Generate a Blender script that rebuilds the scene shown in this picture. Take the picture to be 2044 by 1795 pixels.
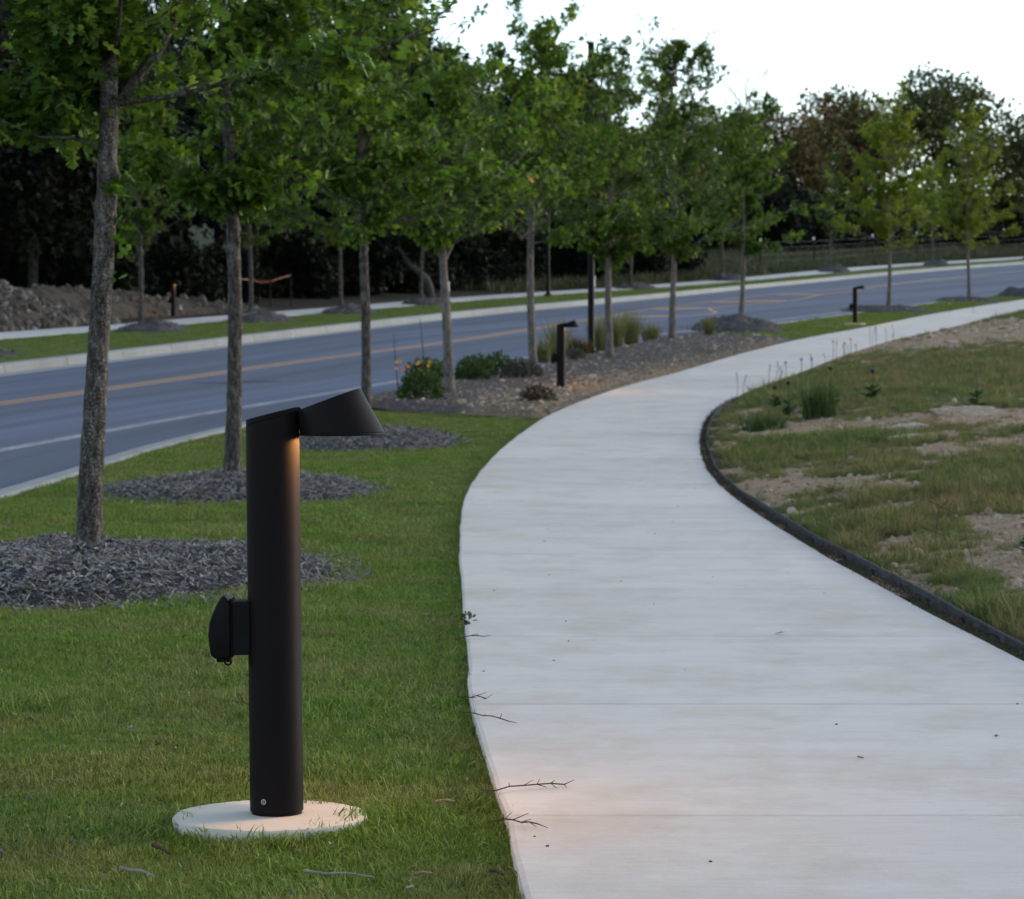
import bpy, math, random
import numpy as np

for o in list(bpy.data.objects):
    bpy.data.objects.remove(o, do_unlink=True)
scene = bpy.context.scene
C = scene.collection
R = math.radians

# ------------------------------------------------------------------ camera
cam_data = bpy.data.cameras.new('camera')
cam = bpy.data.objects.new('camera', cam_data)
C.objects.link(cam)
cam.location = (0, 0, 1.1)
cam.rotation_euler = (R(90), 0, 0)
cam_data.lens = 93.35
cam_data.sensor_width = 36
cam_data.shift_y = -140.5 / 2044
cam_data.clip_start = 0.1
cam_data.clip_end = 3000
cam_data.dof.use_dof = True
cam_data.dof.focus_distance = 6.9
cam_data.dof.aperture_fstop = 11.0
scene.camera = cam

# ------------------------------------------------------------------ light
SUN_EL, SUN_AZ = 9.0, 62.0          # azimuth clockwise from +Y (the viewing direction)
world = bpy.data.worlds.new('World')
scene.world = world
world.use_nodes = True
wn = world.node_tree
wn.nodes.clear()
sky = wn.nodes.new('ShaderNodeTexSky')
sky.sky_type = 'NISHITA'
sky.sun_disc = False
sky.sun_elevation = R(SUN_EL)
sky.sun_rotation = R(SUN_AZ)
sky.air_density = 1.0
sky.dust_density = 0.8
sky.ozone_density = 2.5
hs = wn.nodes.new('ShaderNodeHueSaturation')
hs.inputs['Saturation'].default_value = 0.66
bg = wn.nodes.new('ShaderNodeBackground')
bg.inputs['Strength'].default_value = 0.15
wo = wn.nodes.new('ShaderNodeOutputWorld')
wn.links.new(sky.outputs[0], hs.inputs['Color'])
wn.links.new(hs.outputs[0], bg.inputs['Color'])
wn.links.new(bg.outputs[0], wo.inputs['Surface'])

sun_data = bpy.data.lights.new('sun', 'SUN')
sun_data.energy = 0.5
sun_data.angle = R(20)
sun_data.color = (1.0, 0.95, 0.88)
sun = bpy.data.objects.new('sun', sun_data)
C.objects.link(sun)
sd = (math.sin(R(SUN_AZ)) * math.cos(R(SUN_EL)), math.cos(R(SUN_AZ)) * math.cos(R(SUN_EL)), math.sin(R(SUN_EL)))
from mathutils import Vector, Matrix, Euler
sun.rotation_euler = Vector(sd).to_track_quat('Z', 'Y').to_euler()

scene.view_settings.view_transform = 'Standard'
scene.view_settings.look = 'None'
scene.view_settings.gamma = 1
scene.view_settings.exposure = 1.74
scene.view_settings.use_curve_mapping = False
scene.render.engine = 'CYCLES'
scene.cycles.use_denoising = True
scene.cycles.max_bounces = 6
scene.cycles.diffuse_bounces = 3
scene.cycles.transmission_bounces = 4
scene.cycles.transparent_max_bounces = 4
scene.cycles.caustics_reflective = False
scene.cycles.caustics_refractive = False

# ------------------------------------------------------------------ helpers
rng = np.random.default_rng(7)

def mk_mesh(name, V, F):
    """V (N,3); F an (M,k) array or a list of such arrays."""
    V = np.asarray(V, dtype=np.float32)
    Fs = F if isinstance(F, list) else [F]
    Fs = [np.asarray(f, dtype=np.int32) for f in Fs if len(f)]
    me = bpy.data.meshes.new(name)
    me.vertices.add(len(V))
    me.vertices.foreach_set('co', V.ravel())
    nl = sum(f.size for f in Fs)
    npoly = sum(len(f) for f in Fs)
    if npoly:
        me.loops.add(nl)
        me.loops.foreach_set('vertex_index', np.concatenate([f.ravel() for f in Fs]))
        me.polygons.add(npoly)
        tot = np.concatenate([np.full(len(f), f.shape[1], np.int32) for f in Fs])
        st = np.concatenate([[0], np.cumsum(tot)[:-1]]).astype(np.int32)
        me.polygons.foreach_set('loop_start', st)
        me.polygons.foreach_set('loop_total', tot)
    if npoly: me.polygons.foreach_set('use_smooth', np.zeros(npoly, dtype=bool))
    me.update(calc_edges=True)
    return me

def smooth(me, on=True):
    me.polygons.foreach_set('use_smooth', np.full(len(me.polygons), on, dtype=bool))
    return me

def attr(me, name, data, domain='FACE', typ='FLOAT'):
    a = me.attributes.new(name, typ, domain)
    key = 'vector' if typ == 'FLOAT_VECTOR' else 'value'
    a.data.foreach_set(key, np.ascontiguousarray(data).ravel())

def add(name, me, mat=None, parent=None, loc=(0, 0, 0), rz=0.0):
    o = bpy.data.objects.new(name, me)
    C.objects.link(o)
    o.location = loc
    o.rotation_euler = (0, 0, rz)
    if mat is not None and me is not None:
        for m in (mat if isinstance(mat, (list, tuple)) else [mat]):
            if m.name not in [x.name for x in me.materials if x]:
                me.materials.append(m)
    if parent:
        o.parent = parent
    return o

def empty(name, loc=(0, 0, 0), rz=0.0, tilt=(0, 0)):
    o = bpy.data.objects.new(name, None)
    C.objects.link(o)
    o.location = loc
    o.rotation_euler = (tilt[0], tilt[1], rz)
    o.empty_display_size = 0.2
    return o

def tag(o, label=None, cat=None, group=None, kind=None):
    if label: o['label'] = label
    if cat: o['category'] = cat
    if group: o['group'] = group
    if kind: o['kind'] = kind
    return o

def copy_tree(o, parent=None):
    c = o.copy()
    if o.type == 'LIGHT': c.data = o.data
    C.objects.link(c)
    c.parent = parent
    for ch in list(o.children):
        copy_tree(ch, c)
    return c

class MB:
    """collects verts and faces of several shapes into one mesh"""
    def __init__(s): s.V = []; s.F = {}; s.n = 0
    def put(s, V, F):
        V = np.asarray(V, float); F = F if isinstance(F, list) else [F]
        s.V.append(V)
        for f in F:
            f = np.asarray(f, int)
            if len(f): s.F.setdefault(f.shape[1], []).append(f + s.n)
        s.n += len(V)
        return s
    def mesh(s, name):
        return mk_mesh(name, np.concatenate(s.V), [np.concatenate(v) for v in s.F.values()])

def tube(P, rad, n=8, cap=True):
    P = np.asarray(P, float); k = len(P)
    rad = np.asarray(rad, float) * np.ones(k)
    T = np.gradient(P, axis=0); T /= np.linalg.norm(T, axis=1)[:, None] + 1e-9
    ref = np.array([0, 1.0, 0.0]) if abs(T[0][1]) < 0.9 else np.array([1.0, 0, 0])
    A = np.cross(T, ref); A /= np.linalg.norm(A, axis=1)[:, None] + 1e-9
    B = np.cross(T, A)
    a = np.linspace(0, 2 * np.pi, n, endpoint=False)
    V = P[:, None] + rad[:, None, None] * (A[:, None] * np.cos(a)[None, :, None] + B[:, None] * np.sin(a)[None, :, None])
    i = np.arange(k - 1)[:, None] * n; j = np.arange(n)[None]; j2 = (j + 1) % n
    F = np.stack([i + j, i + j2, i + n + j2, i + n + j], -1).reshape(-1, 4)
    V = V.reshape(-1, 3)
    if cap:
        V = np.vstack([V, P[:1], P[-1:]]); c0 = len(V) - 2; c1 = len(V) - 1
        jj = np.arange(n)
        F2 = np.vstack([np.stack([jj, np.full(n, c0), (jj + 1) % n], -1),
                        np.stack([(k - 1) * n + jj, (k - 1) * n + (jj + 1) % n, np.full(n, c1)], -1)])
        return V, [F, F2]
    return V, [F]

def box(c, s, rot=None, bev=0.0):
    """box with chamfered edges (bev metres)"""
    c = np.asarray(c, float); h = np.asarray(s, float) / 2
    if bev <= 0:
        V = np.array([[x, y, z] for x in (-1, 1) for y in (-1, 1) for z in (-1, 1)], float) * h
        F = [np.array([[0, 1, 3, 2], [4, 6, 7, 5], [0, 4, 5, 1], [2, 3, 7, 6], [0, 2, 6, 4], [1, 5, 7, 3]])]
    else:
        V = []; idx = {}
        for x in (-1, 1):
            for y in (-1, 1):
                for z in (-1, 1):
                    for ax in range(3):
                        p = np.array([x, y, z], float) * (h - bev)
                        p[ax] = (x, y, z)[ax] * h[ax]
                        idx[(x, y, z, ax)] = len(V); V.append(p)
        V = np.array(V); Q = []; T = []
        for ax in range(3):
            b, d = [(1, 2), (2, 0), (0, 1)][ax]
            for s_ in (-1, 1):
                q = []
                for (p_, r_) in ((-1, -1), (1, -1), (1, 1), (-1, 1)):
                    k = [0, 0, 0]; k[ax] = s_; k[b] = p_; k[d] = r_
                    q.append(idx[(*k, ax)])
                Q.append(q if s_ > 0 else q[::-1])
            for p_ in (-1, 1):
                for r_ in (-1, 1):
                    k0 = [0, 0, 0]; k1 = [0, 0, 0]
                    k0[ax] = -1; k1[ax] = 1
                    k0[b] = k1[b] = p_; k0[d] = k1[d] = r_
                    Q.append([idx[(*k0, b)], idx[(*k1, b)], idx[(*k1, d)], idx[(*k0, d)]])
        for x in (-1, 1):
            for y in (-1, 1):
                for z in (-1, 1):
                    T.append([idx[(x, y, z, 0)], idx[(x, y, z, 1)], idx[(x, y, z, 2)]])
        F = [np.array(Q), np.array(T)]
    if rot is not None:
        V = V @ np.array(Euler(rot).to_matrix()).T
    return V + c, F

def vnoise(x, y, seed=0):
    """smooth value noise in numpy, about -1..1"""
    x = np.asarray(x, float); y = np.asarray(y, float)
    xi = np.floor(x).astype(np.int64); yi = np.floor(y).astype(np.int64)
    fx = x - xi; fy = y - yi
    fx = fx * fx * (3 - 2 * fx); fy = fy * fy * (3 - 2 * fy)
    def h(a, b):
        n = (a * 374761393 + b * 668265263 + seed * 974634541) & 0x7fffffff
        n = ((n ^ (n >> 13)) * 1274126177) & 0x7fffffff
        n = (n ^ (n >> 16)) & 0xffff
        return n / 32767.5 - 1
    return (h(xi, yi) * (1 - fx) + h(xi + 1, yi) * fx) * (1 - fy) + (h(xi, yi + 1) * (1 - fx) + h(xi + 1, yi + 1) * fx) * fy

def fbm(x, y, seed=0, o=3):
    s = 0; a = 1; t = 0
    for k in range(o):
        s = s + a * vnoise(x * 2 ** k, y * 2 ** k, seed + k); t += a; a *= 0.5
    return s / t

def hermite(pts):
    pts = np.array(sorted(pts, key=lambda p: p[1]), float)
    xs, ys = pts[:, 0], pts[:, 1]
    m = np.gradient(xs, ys)
    def fn(Y):
        Y = np.asarray(Y, float)
        i = np.clip(np.searchsorted(ys, Y) - 1, 0, len(ys) - 2)
        h = ys[i + 1] - ys[i]; t = (np.clip(Y, ys[0], ys[-1]) - ys[i]) / h
        v = ((2 * t ** 3 - 3 * t ** 2 + 1) * xs[i] + (t ** 3 - 2 * t ** 2 + t) * h * m[i]
             + (-2 * t ** 3 + 3 * t ** 2) * xs[i + 1] + (t ** 3 - t ** 2) * h * m[i + 1])
        return v + np.where(Y < ys[0], (Y - ys[0]) * m[0], 0) + np.where(Y > ys[-1], (Y - ys[-1]) * m[-1], 0)
    return fn

# ------------------------------------------------------------------ materials
class NT:
    def __init__(s, name, disp=False):
        s.m = bpy.data.materials.new(name); s.m.use_nodes = True
        s.t = s.m.node_tree; s.t.nodes.clear()
        s.out = s.t.nodes.new('ShaderNodeOutputMaterial')
    def n(s, typ, **kw):
        nd = s.t.nodes.new('ShaderNode' + typ)
        for k, v in kw.items():
            if k in nd.inputs.keys(): s.i(nd, k, v)
            else: setattr(nd, k, v)
        return nd
    def i(s, nd, k, v):
        if hasattr(v, 'is_output'): s.t.links.new(v, nd.inputs[k])
        else: nd.inputs[k].default_value = v
    def noise(s, vec, scale, detail=4, rough=0.55):
        nd = s.n('TexNoise'); s.i(nd, 'Vector', vec); s.i(nd, 'Scale', scale); s.i(nd, 'Detail', detail); s.i(nd, 'Roughness', rough)
        return nd.outputs['Fac']
    def ramp(s, fac, stops):
        nd = s.n('ValToRGB'); s.i(nd, 'Fac', fac)
        cr = nd.color_ramp
        while len(cr.elements) < len(stops): cr.elements.new(0.5)
        for e, (p, c) in zip(cr.elements, stops):
            e.position = p; e.color = (*c, 1) if len(c) == 3 else c
        return nd.outputs['Color']
    def mix(s, fac, a, b, mode='MIX'):
        nd = s.n('MixRGB', blend_type=mode)
        s.i(nd, 'Fac', fac)
        for k, v in (('Color1', a), ('Color2', b)):
            if hasattr(v, 'is_output'): s.t.links.new(v, nd.inputs[k])
            else: nd.inputs[k].default_value = (*v, 1)
        return nd.outputs['Color']
    def math(s, op, a, b=0.0):
        nd = s.n('Math', operation=op); s.i(nd, 0, a); s.i(nd, 1, b)
        return nd.outputs[0]
    def map(s, vec, sc):
        nd = s.n('Mapping'); s.i(nd, 'Vector', vec); nd.inputs['Scale'].default_value = sc
        return nd.outputs[0]
    def pos(s): return s.n('NewGeometry').outputs['Position']
    def obj(s): return s.n('TexCoord').outputs['Object']
    def bump(s, h, strength=0.5, dist=0.01):
        nd = s.n('Bump'); s.i(nd, 'Height', h); s.i(nd, 'Strength', strength); s.i(nd, 'Distance', dist)
        return nd.outputs[0]
    def pbr(s, col, rough=0.8, spec=0.3, normal=None, metal=0.0):
        nd = s.n('BsdfPrincipled')
        if hasattr(col, 'is_output'): s.t.links.new(col, nd.inputs['Base Color'])
        else: nd.inputs['Base Color'].default_value = (*col, 1)
        s.i(nd, 'Roughness', rough); s.i(nd, 'Specular IOR Level', spec); s.i(nd, 'Metallic', metal)
        if normal is not None: s.i(nd, 'Normal', normal)
        s.t.links.new(nd.outputs[0], s.out.inputs['Surface'])
        return nd

def mat_simple(name, col, rough=0.7, spec=0.3, var=0.15, scale=20, bump=0.0):
    t = NT(name); p = t.obj()
    n = t.noise(p, scale, 4)
    lo = tuple(c * (1 - var) for c in col); hi = tuple(min(1, c * (1 + var)) for c in col)
    colr = t.ramp(n, [(0.3, lo), (0.7, hi)])
    t.pbr(colr, rough, spec, t.bump(n, bump, 0.01) if bump else None)
    return t.m

def mat_leaf(name, stops, trans=0.3, rough=0.5, spec=0.13):
    """stops over the per-leaf random number; thin translucent leaf"""
    t = NT(name)
    a = t.n('Attribute'); a.attribute_name = 'rnd'
    col = t.ramp(a.outputs['Fac'], stops)
    b = t.n('BsdfPrincipled')
    t.t.links.new(col, b.inputs['Base Color']); t.i(b, 'Roughness', rough); t.i(b, 'Specular IOR Level', spec)
    tr = t.n('BsdfTranslucent')
    t.t.links.new(t.mix(1.0, col, (1.0, 1.05, 0.5), 'MULTIPLY'), tr.inputs['Color'])
    mx = t.n('MixShader'); mx.inputs[0].default_value = trans
    t.t.links.new(b.outputs[0], mx.inputs[1]); t.t.links.new(tr.outputs[0], mx.inputs[2])
    t.t.links.new(mx.outputs[0], t.out.inputs['Surface'])
    return t.m

def mat_blade(name, stops_a, stops_b, scale=1.3, trans=0.25):
    """grass: per-tuft random colours, mixed in patches by place"""
    t = NT(name)
    at = t.n('Attribute'); at.attribute_name = 'rnd'
    r = t.math('ADD', t.math('MULTIPLY', t.n('ObjectInfo').outputs['Random'], 0.35), t.math('MULTIPLY', at.outputs['Fac'], 0.65))
    ca = t.ramp(r, stops_a); cb = t.ramp(r, stops_b)
    p = t.pos()
    n = t.noise(p, scale, 5, 0.65)
    f = t.ramp(n, [(0.42, (0, 0, 0)), (0.60, (1, 1, 1))])
    col = t.mix(f, ca, cb)
    b = t.n('BsdfPrincipled'); t.t.links.new(col, b.inputs['Base Color']); t.i(b, 'Roughness', 0.55); t.i(b, 'Specular IOR Level', 0.25)
    tr = t.n('BsdfTranslucent'); t.t.links.new(col, tr.inputs['Color'])
    mx = t.n('MixShader'); mx.inputs[0].default_value = trans
    t.t.links.new(b.outputs[0], mx.inputs[1]); t.t.links.new(tr.outputs[0], mx.inputs[2])
    t.t.links.new(mx.outputs[0], t.out.inputs['Surface'])
    return t.m

M = {}
# turf soil and thatch under the lawn
t = NT('turf'); p = t.pos()
n1 = t.noise(p, 1.1, 5, 0.65); n2 = t.noise(p, 38, 5, 0.7)
c1 = t.ramp(n2, [(0.3, (0.0252, 0.0364, 0.0096)), (0.55, (0.077, 0.119, 0.0216)), (0.75, (0.14, 0.175, 0.0408))])
c2 = t.ramp(n2, [(0.3, (0.039, 0.039, 0.0144)), (0.6, (0.1105, 0.1144, 0.036)), (0.8, (0.195, 0.169, 0.072))])
t.pbr(t.mix(t.ramp(n1, [(0.42, (0, 0, 0)), (0.68, (1, 1, 1))]), c1, c2), 0.95, 0.1, t.bump(n2, 0.9, 0.03))
M['turf'] = t.m
# weedy bank: tan caliche soil with green where the veg attribute says plants grow
t = NT('bank_soil'); p = t.pos()
a = t.n('Attribute'); a.attribute_name = 'veg'
n1 = t.noise(p, 6, 6, 0.7); n2 = t.noise(p, 30, 5, 0.7); n3 = t.noise(p, 1.5, 3)
soil = t.ramp(n2, [(0.28, (0.1494, 0.0931, 0.05101)), (0.5, (0.3334, 0.2156, 0.1235)), (0.72, (0.5058, 0.3626, 0.2304))])
soil = t.mix(t.ramp(n3, [(0.4, (0, 0, 0)), (0.7, (1, 1, 1))]), soil, t.ramp(n1, [(0.3, (0.17, 0.12, 0.08)), (0.7, (0.36, 0.26, 0.18))]))
gr = t.ramp(n2, [(0.3, (0.025, 0.03, 0.012)), (0.6, (0.075, 0.09, 0.028)), (0.8, (0.14, 0.13, 0.06))])
fac = t.math('ADD', a.outputs['Fac'], t.math('MULTIPLY', t.math('SUBTRACT', n1, 0.5), 0.9))
t.pbr(t.mix(t.ramp(fac, [(0.38, (0, 0, 0)), (0.55, (1, 1, 1))]), soil, gr), 0.95, 0.1, t.bump(n2, 0.8, 0.03))
M['bank'] = t.m
t = NT('field_grass'); p = t.pos()
n1 = t.noise(p, 0.25, 5, 0.7); n2 = t.noise(t.map(p, (3, 3, 9)), 1.5, 5, 0.7)
c1 = t.ramp(n2, [(0.3, (0.0196, 0.028, 0.0098)), (0.7, (0.0595, 0.0735, 0.0238))])
c2 = t.ramp(n2, [(0.3, (0.036, 0.033, 0.0168)), (0.7, (0.09, 0.075, 0.039))])
t.pbr(t.mix(t.ramp(n1, [(0.5, (0, 0, 0)), (0.7, (1, 1, 1))]), c1, c2), 0.95, 0.1, t.bump(n2, 0.8, 0.2))
M['field'] = t.m
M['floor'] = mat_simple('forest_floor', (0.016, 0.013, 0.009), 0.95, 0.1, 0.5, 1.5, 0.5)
# concrete of the path
def concrete(name, base, stain, dark, rand=0.05):
    t = NT(name); p = t.pos()
    rnd = t.n('ObjectInfo').outputs['Random']
    n1 = t.noise(t.map(p, (0.7, 2.6, 1)), 1.6, 5, 0.65)      # broad brushed bands across the walk
    n2 = t.noise(t.map(p, (3, 14, 3)), 4.0, 5, 0.7)
    n3 = t.noise(p, 160, 3, 0.6)
    n4 = t.noise(t.map(p, (1.1, 0.8, 1)), 1.5, 6, 0.75)
    n5 = t.noise(t.map(p, (1.2, 90, 1)), 1.0, 4, 0.7)      # broom lines across the walk
    col = t.ramp(n1, [(0.3, tuple(c * 0.94 for c in base)), (0.7, tuple(c * 1.05 for c in base))])
    col = t.mix(t.math('MULTIPLY', t.ramp(n2, [(0.46, (0, 0, 0)), (0.75, (1, 1, 1))]), 0.22), col, stain)
    col = t.mix(t.math('MULTIPLY', t.ramp(n4, [(0.45, (0, 0, 0)), (0.70, (1, 1, 1))]), 0.55), col, stain)
    col = t.mix(t.math('MULTIPLY', t.ramp(n3, [(0.62, (0, 0, 0)), (0.74, (1, 1, 1))]), 0.35), col, dark)
    col = t.mix(t.math('MULTIPLY', t.ramp(n5, [(0.35, (0, 0, 0)), (0.7, (1, 1, 1))]), 0.09), col, dark)
    k = t.math('ADD', t.math('MULTIPLY', rnd, rand * 2), 1 - rand)
    cc = t.n('CombineColor')
    for q in range(3): t.t.links.new(k, cc.inputs[q])
    col = t.mix(1.0, col, cc.outputs[0], 'MULTIPLY')
    t.pbr(col, 0.85, 0.25, t.bump(t.math('ADD', n3, n2), 0.25, 0.004))
    return t.m
M['concrete'] = concrete('path_concrete', (0.60, 0.533, 0.47), (0.42, 0.325, 0.225), (0.28, 0.235, 0.185))
M['walk'] = concrete('walk_concrete', (0.48, 0.465, 0.44), (0.38, 0.335, 0.27), (0.25, 0.23, 0.2))
M['kerb'] = concrete('kerb_concrete', (0.27, 0.27, 0.26), (0.20, 0.19, 0.17), (0.14, 0.13, 0.12), 0.07)
M['pad'] = concrete('pad_concrete', (0.5152, 0.477, 0.4128), (0.4324, 0.36, 0.2494), (0.276, 0.243, 0.1892))
M['joint'] = mat_simple('joint_sand', (0.30, 0.25, 0.18), 0.95, 0.1, 0.4, 40)
# asphalt with wheel tracks along the lanes: u = metres from the near kerb
t = NT('asphalt'); uv = t.n('UVMap'); uv.uv_map = 'lane'
sep = t.n('SeparateXYZ'); t.t.links.new(uv.outputs[0], sep.inputs[0])
u = sep.outputs[0]
p = t.pos()
streak = t.noise(t.map(uv.outputs[0], (1.7, 0.018, 1)), 1.0, 5, 0.62)
broad = t.noise(t.map(uv.outputs[0], (0.5, 0.03, 1)), 1.0, 3, 0.5)
fine = t.noise(p, 70, 4, 0.7)
patch = t.noise(p, 0.35, 4)
col = t.ramp(streak, [(0.3, (0.05522, 0.06506, 0.09675)), (0.5, (0.09572, 0.1117, 0.1594)), (0.72, (0.141, 0.1627, 0.2239))])  # blue of the reflected sky is put into the asphalt colour
col = t.mix(t.math('MULTIPLY', t.ramp(broad, [(0.4, (0, 0, 0)), (0.6, (1, 1, 1))]), 0.5), col, (0.0693, 0.0713, 0.07514))
col = t.mix(t.math('MULTIPLY', t.ramp(fine, [(0.5, (0, 0, 0)), (0.75, (1, 1, 1))]), 0.25), col, (0.16, 0.16, 0.155))
col = t.mix(t.math('MULTIPLY', t.ramp(patch, [(0.5, (0, 0, 0)), (0.7, (1, 1, 1))]), 0.25), col, (0.10, 0.095, 0.09))
t.pbr(col, 0.8, 0.16, t.bump(fine, 0.3, 0.006))
M['asphalt'] = t.m
def paint(name, col, wear):
    t = NT(name); p = t.pos()
    n = t.noise(p, 3.0, 6, 0.75); n2 = t.noise(p, 40, 4, 0.7)
    f = t.ramp(t.math('ADD', t.math('MULTIPLY', n, 0.7), t.math('MULTIPLY', n2, 0.3)), [(wear - 0.08, (0, 0, 0)), (wear + 0.12, (1, 1, 1))])
    t.pbr(t.mix(f, col, (0.09, 0.088, 0.085)), 0.7, 0.4)
    return t.m
M['yellow'] = paint('yellow_paint', (0.50, 0.24, 0.06), 0.58)
M['white'] = paint('faded_white_paint', (0.30, 0.30, 0.30), 0.5)
# bark
def bark(name, lo, mid, hi, sc=1.0):
    t = NT(name); p = t.obj()
    n1 = t.noise(t.map(p, (9 * sc, 9 * sc, 3.2 * sc)), 3.0, 6, 0.72)
    n2 = t.noise(t.map(p, (4, 4, 9)), 2.2, 4)
    v = t.n('TexVoronoi'); t.i(v, 'Vector', t.map(p, (30 * sc, 30 * sc, 9 * sc))); v.feature = 'DISTANCE_TO_EDGE'
    crack = t.ramp(v.outputs['Distance'], [(0.0, (0, 0, 0)), (0.14, (1, 1, 1))])
    col = t.ramp(n1, [(0.38, lo), (0.5, mid), (0.64, hi)])
    lich = t.ramp(t.noise(t.map(p, (26, 26, 34)), 2.0, 4, 0.7), [(0.60, (0, 0, 0)), (0.66, (1, 1, 1))])
    col = t.mix(t.math('MULTIPLY', lich, 0.55), col, (0.30, 0.285, 0.26))
    col = t.mix(t.math('SUBTRACT', 1.0, crack), col, tuple(c * 0.45 for c in lo))
    h = t.math('ADD', n1, t.math('MULTIPLY', crack, 0.8))
    t.pbr(col, 0.9, 0.15, t.bump(h, 1.0, 0.02))
    return t.m
M['bark'] = bark('oak_bark', (0.0525, 0.0435, 0.0375), (0.1275, 0.1095, 0.096), (0.285, 0.258, 0.2325))
M['bark_far'] = bark('smooth_bark', (0.1268, 0.1051, 0.09126), (0.2154, 0.1856, 0.1643), (0.3168, 0.2783, 0.2434), 0.5)
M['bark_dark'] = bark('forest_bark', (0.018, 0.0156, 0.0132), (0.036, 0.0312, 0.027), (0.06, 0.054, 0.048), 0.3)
# leaves
M['leaf'] = mat_leaf('oak_leaf', [(0.0, (0.0308, 0.0567, 0.012)), (0.35, (0.0728, 0.1323, 0.0204)), (0.65, (0.1372, 0.2228, 0.0288)), (0.96, (0.336, 0.3915, 0.054)), (0.985, (0.672, 0.378, 0.144))], 0.36)  # end stops also carry leaf shadow and highlight contrast as colour
M['leaf_mid'] = mat_leaf('oak_leaf_mid', [(0.0, (0.04105, 0.06946, 0.01487)), (0.5, (0.0821, 0.1313, 0.02288)), (0.85, (0.1437, 0.2025, 0.03089)), (0.985, (0.3695, 0.3665, 0.0572)), (1.0, (0.6158, 0.3473, 0.103))], 0.3)
M['leaf_young'] = mat_leaf('young_leaf', [(0.0, (0.08809, 0.1225, 0.0144)), (0.5, (0.1663, 0.2168, 0.0216)), (0.9, (0.2936, 0.3205, 0.0312)), (1.0, (0.5285, 0.377, 0.048))], 0.38)
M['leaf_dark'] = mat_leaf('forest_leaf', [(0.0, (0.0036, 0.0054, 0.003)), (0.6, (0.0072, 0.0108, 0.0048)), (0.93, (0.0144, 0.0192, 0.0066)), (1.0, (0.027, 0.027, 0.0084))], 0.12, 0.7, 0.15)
M['leaf_warm'] = mat_leaf('warm_oak_leaf', [(0.0, (0.04696, 0.03933, 0.01756)), (0.45, (0.09936, 0.07866, 0.02926)), (0.8, (0.1806, 0.1229, 0.04682)), (1.0, (0.3612, 0.1803, 0.08046))], 0.25, 0.65, 0.15)
M['leaf_olive'] = mat_leaf('olive_oak_leaf', [(0.0, (0.0324, 0.0414, 0.0156)), (0.5, (0.0648, 0.0759, 0.0234)), (0.85, (0.117, 0.1173, 0.0312)), (1.0, (0.234, 0.1639, 0.052))], 0.2, 0.65, 0.15)
M['leaf_shrub'] = mat_leaf('shrub_leaf', [(0.0, (0.0234, 0.0442, 0.012)), (0.6, (0.0546, 0.091, 0.024)), (1.0, (0.117, 0.1495, 0.042))], 0.2)
M['leaf_sage'] = mat_leaf('sage_leaf', [(0.0, (0.05, 0.048, 0.042)), (0.6, (0.10, 0.092, 0.078)), (1.0, (0.15, 0.14, 0.11))], 0.15)
M['straw'] = mat_leaf('straw_blade', [(0.0, (0.08, 0.09, 0.032)), (0.5, (0.15, 0.15, 0.055)), (0.85, (0.24, 0.21, 0.10)), (1.0, (0.33, 0.27, 0.15))], 0.3)
M['rust_blade'] = mat_leaf('rust_blade', [(0.0, (0.05, 0.04, 0.02)), (0.5, (0.11, 0.075, 0.035)), (1.0, (0.17, 0.12, 0.055))], 0.25)
M['dead'] = mat_leaf('dead_twig', [(0.0, (0.03, 0.022, 0.014)), (0.6, (0.07, 0.05, 0.032)), (1.0, (0.14, 0.10, 0.06))], 0.1)
M['blade'] = mat_blade('turf_blade', [(0.0, (0.07314, 0.121, 0.01377)), (0.5, (0.1358, 0.2108, 0.02294)), (0.85, (0.1984, 0.2733, 0.03442)), (1.0, (0.3343, 0.3026, 0.06883))],
                       [(0.0, (0.09563, 0.1186, 0.02174)), (0.5, (0.1818, 0.2068, 0.04106)), (0.8, (0.2869, 0.2584, 0.07004)), (1.0, (0.4591, 0.3636, 0.1208))])
M['weed'] = mat_blade('weed_blade', [(0.0, (0.0621, 0.09134, 0.0194)), (0.5, (0.1242, 0.1608, 0.03326)), (1.0, (0.2484, 0.2284, 0.0693))],
                      [(0.0, (0.108, 0.0989, 0.02793)), (0.6, (0.216, 0.1705, 0.05865)), (1.0, (0.4752, 0.2899, 0.1257))], 0.8)
M['field_blade'] = mat_blade('field_blade', [(0.0, (0.020, 0.030, 0.010)), (0.5, (0.040, 0.056, 0.017)), (1.0, (0.085, 0.085, 0.035))],
                             [(0.0, (0.03, 0.034, 0.014)), (0.6, (0.06, 0.06, 0.026)), (1.0, (0.12, 0.095, 0.05))], 0.2)
t = NT('wood_chip'); r = t.n('ObjectInfo').outputs['Random']
p = t.obj(); n = t.noise(t.map(p, (10, 60, 60)), 6, 4); wn_ = t.noise(t.pos(), 2.2, 4, 0.7)
col = t.ramp(r, [(0.0, (0.0483, 0.04224, 0.0387)), (0.35, (0.1518, 0.1426, 0.1393)), (0.7, (0.2898, 0.2746, 0.2735)), (0.93, (0.4416, 0.4092, 0.3935)), (1.0, (0.414, 0.2772, 0.1677))])
col = t.mix(t.math('MULTIPLY', t.ramp(wn_, [(0.45, (0, 0, 0)), (0.65, (1, 1, 1))]), 0.65), col, t.ramp(r, [(0.0, (0.05, 0.036, 0.026)), (0.6, (0.15, 0.11, 0.078)), (1.0, (0.30, 0.24, 0.17))]))
t.pbr(t.mix(t.math('MULTIPLY', n, 0.5), col, (0.06, 0.055, 0.05)), 0.85, 0.2)
M['chip'] = t.m
t = NT('mulch_base'); p = t.pos(); n = t.noise(p, 45, 5, 0.75)
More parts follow.
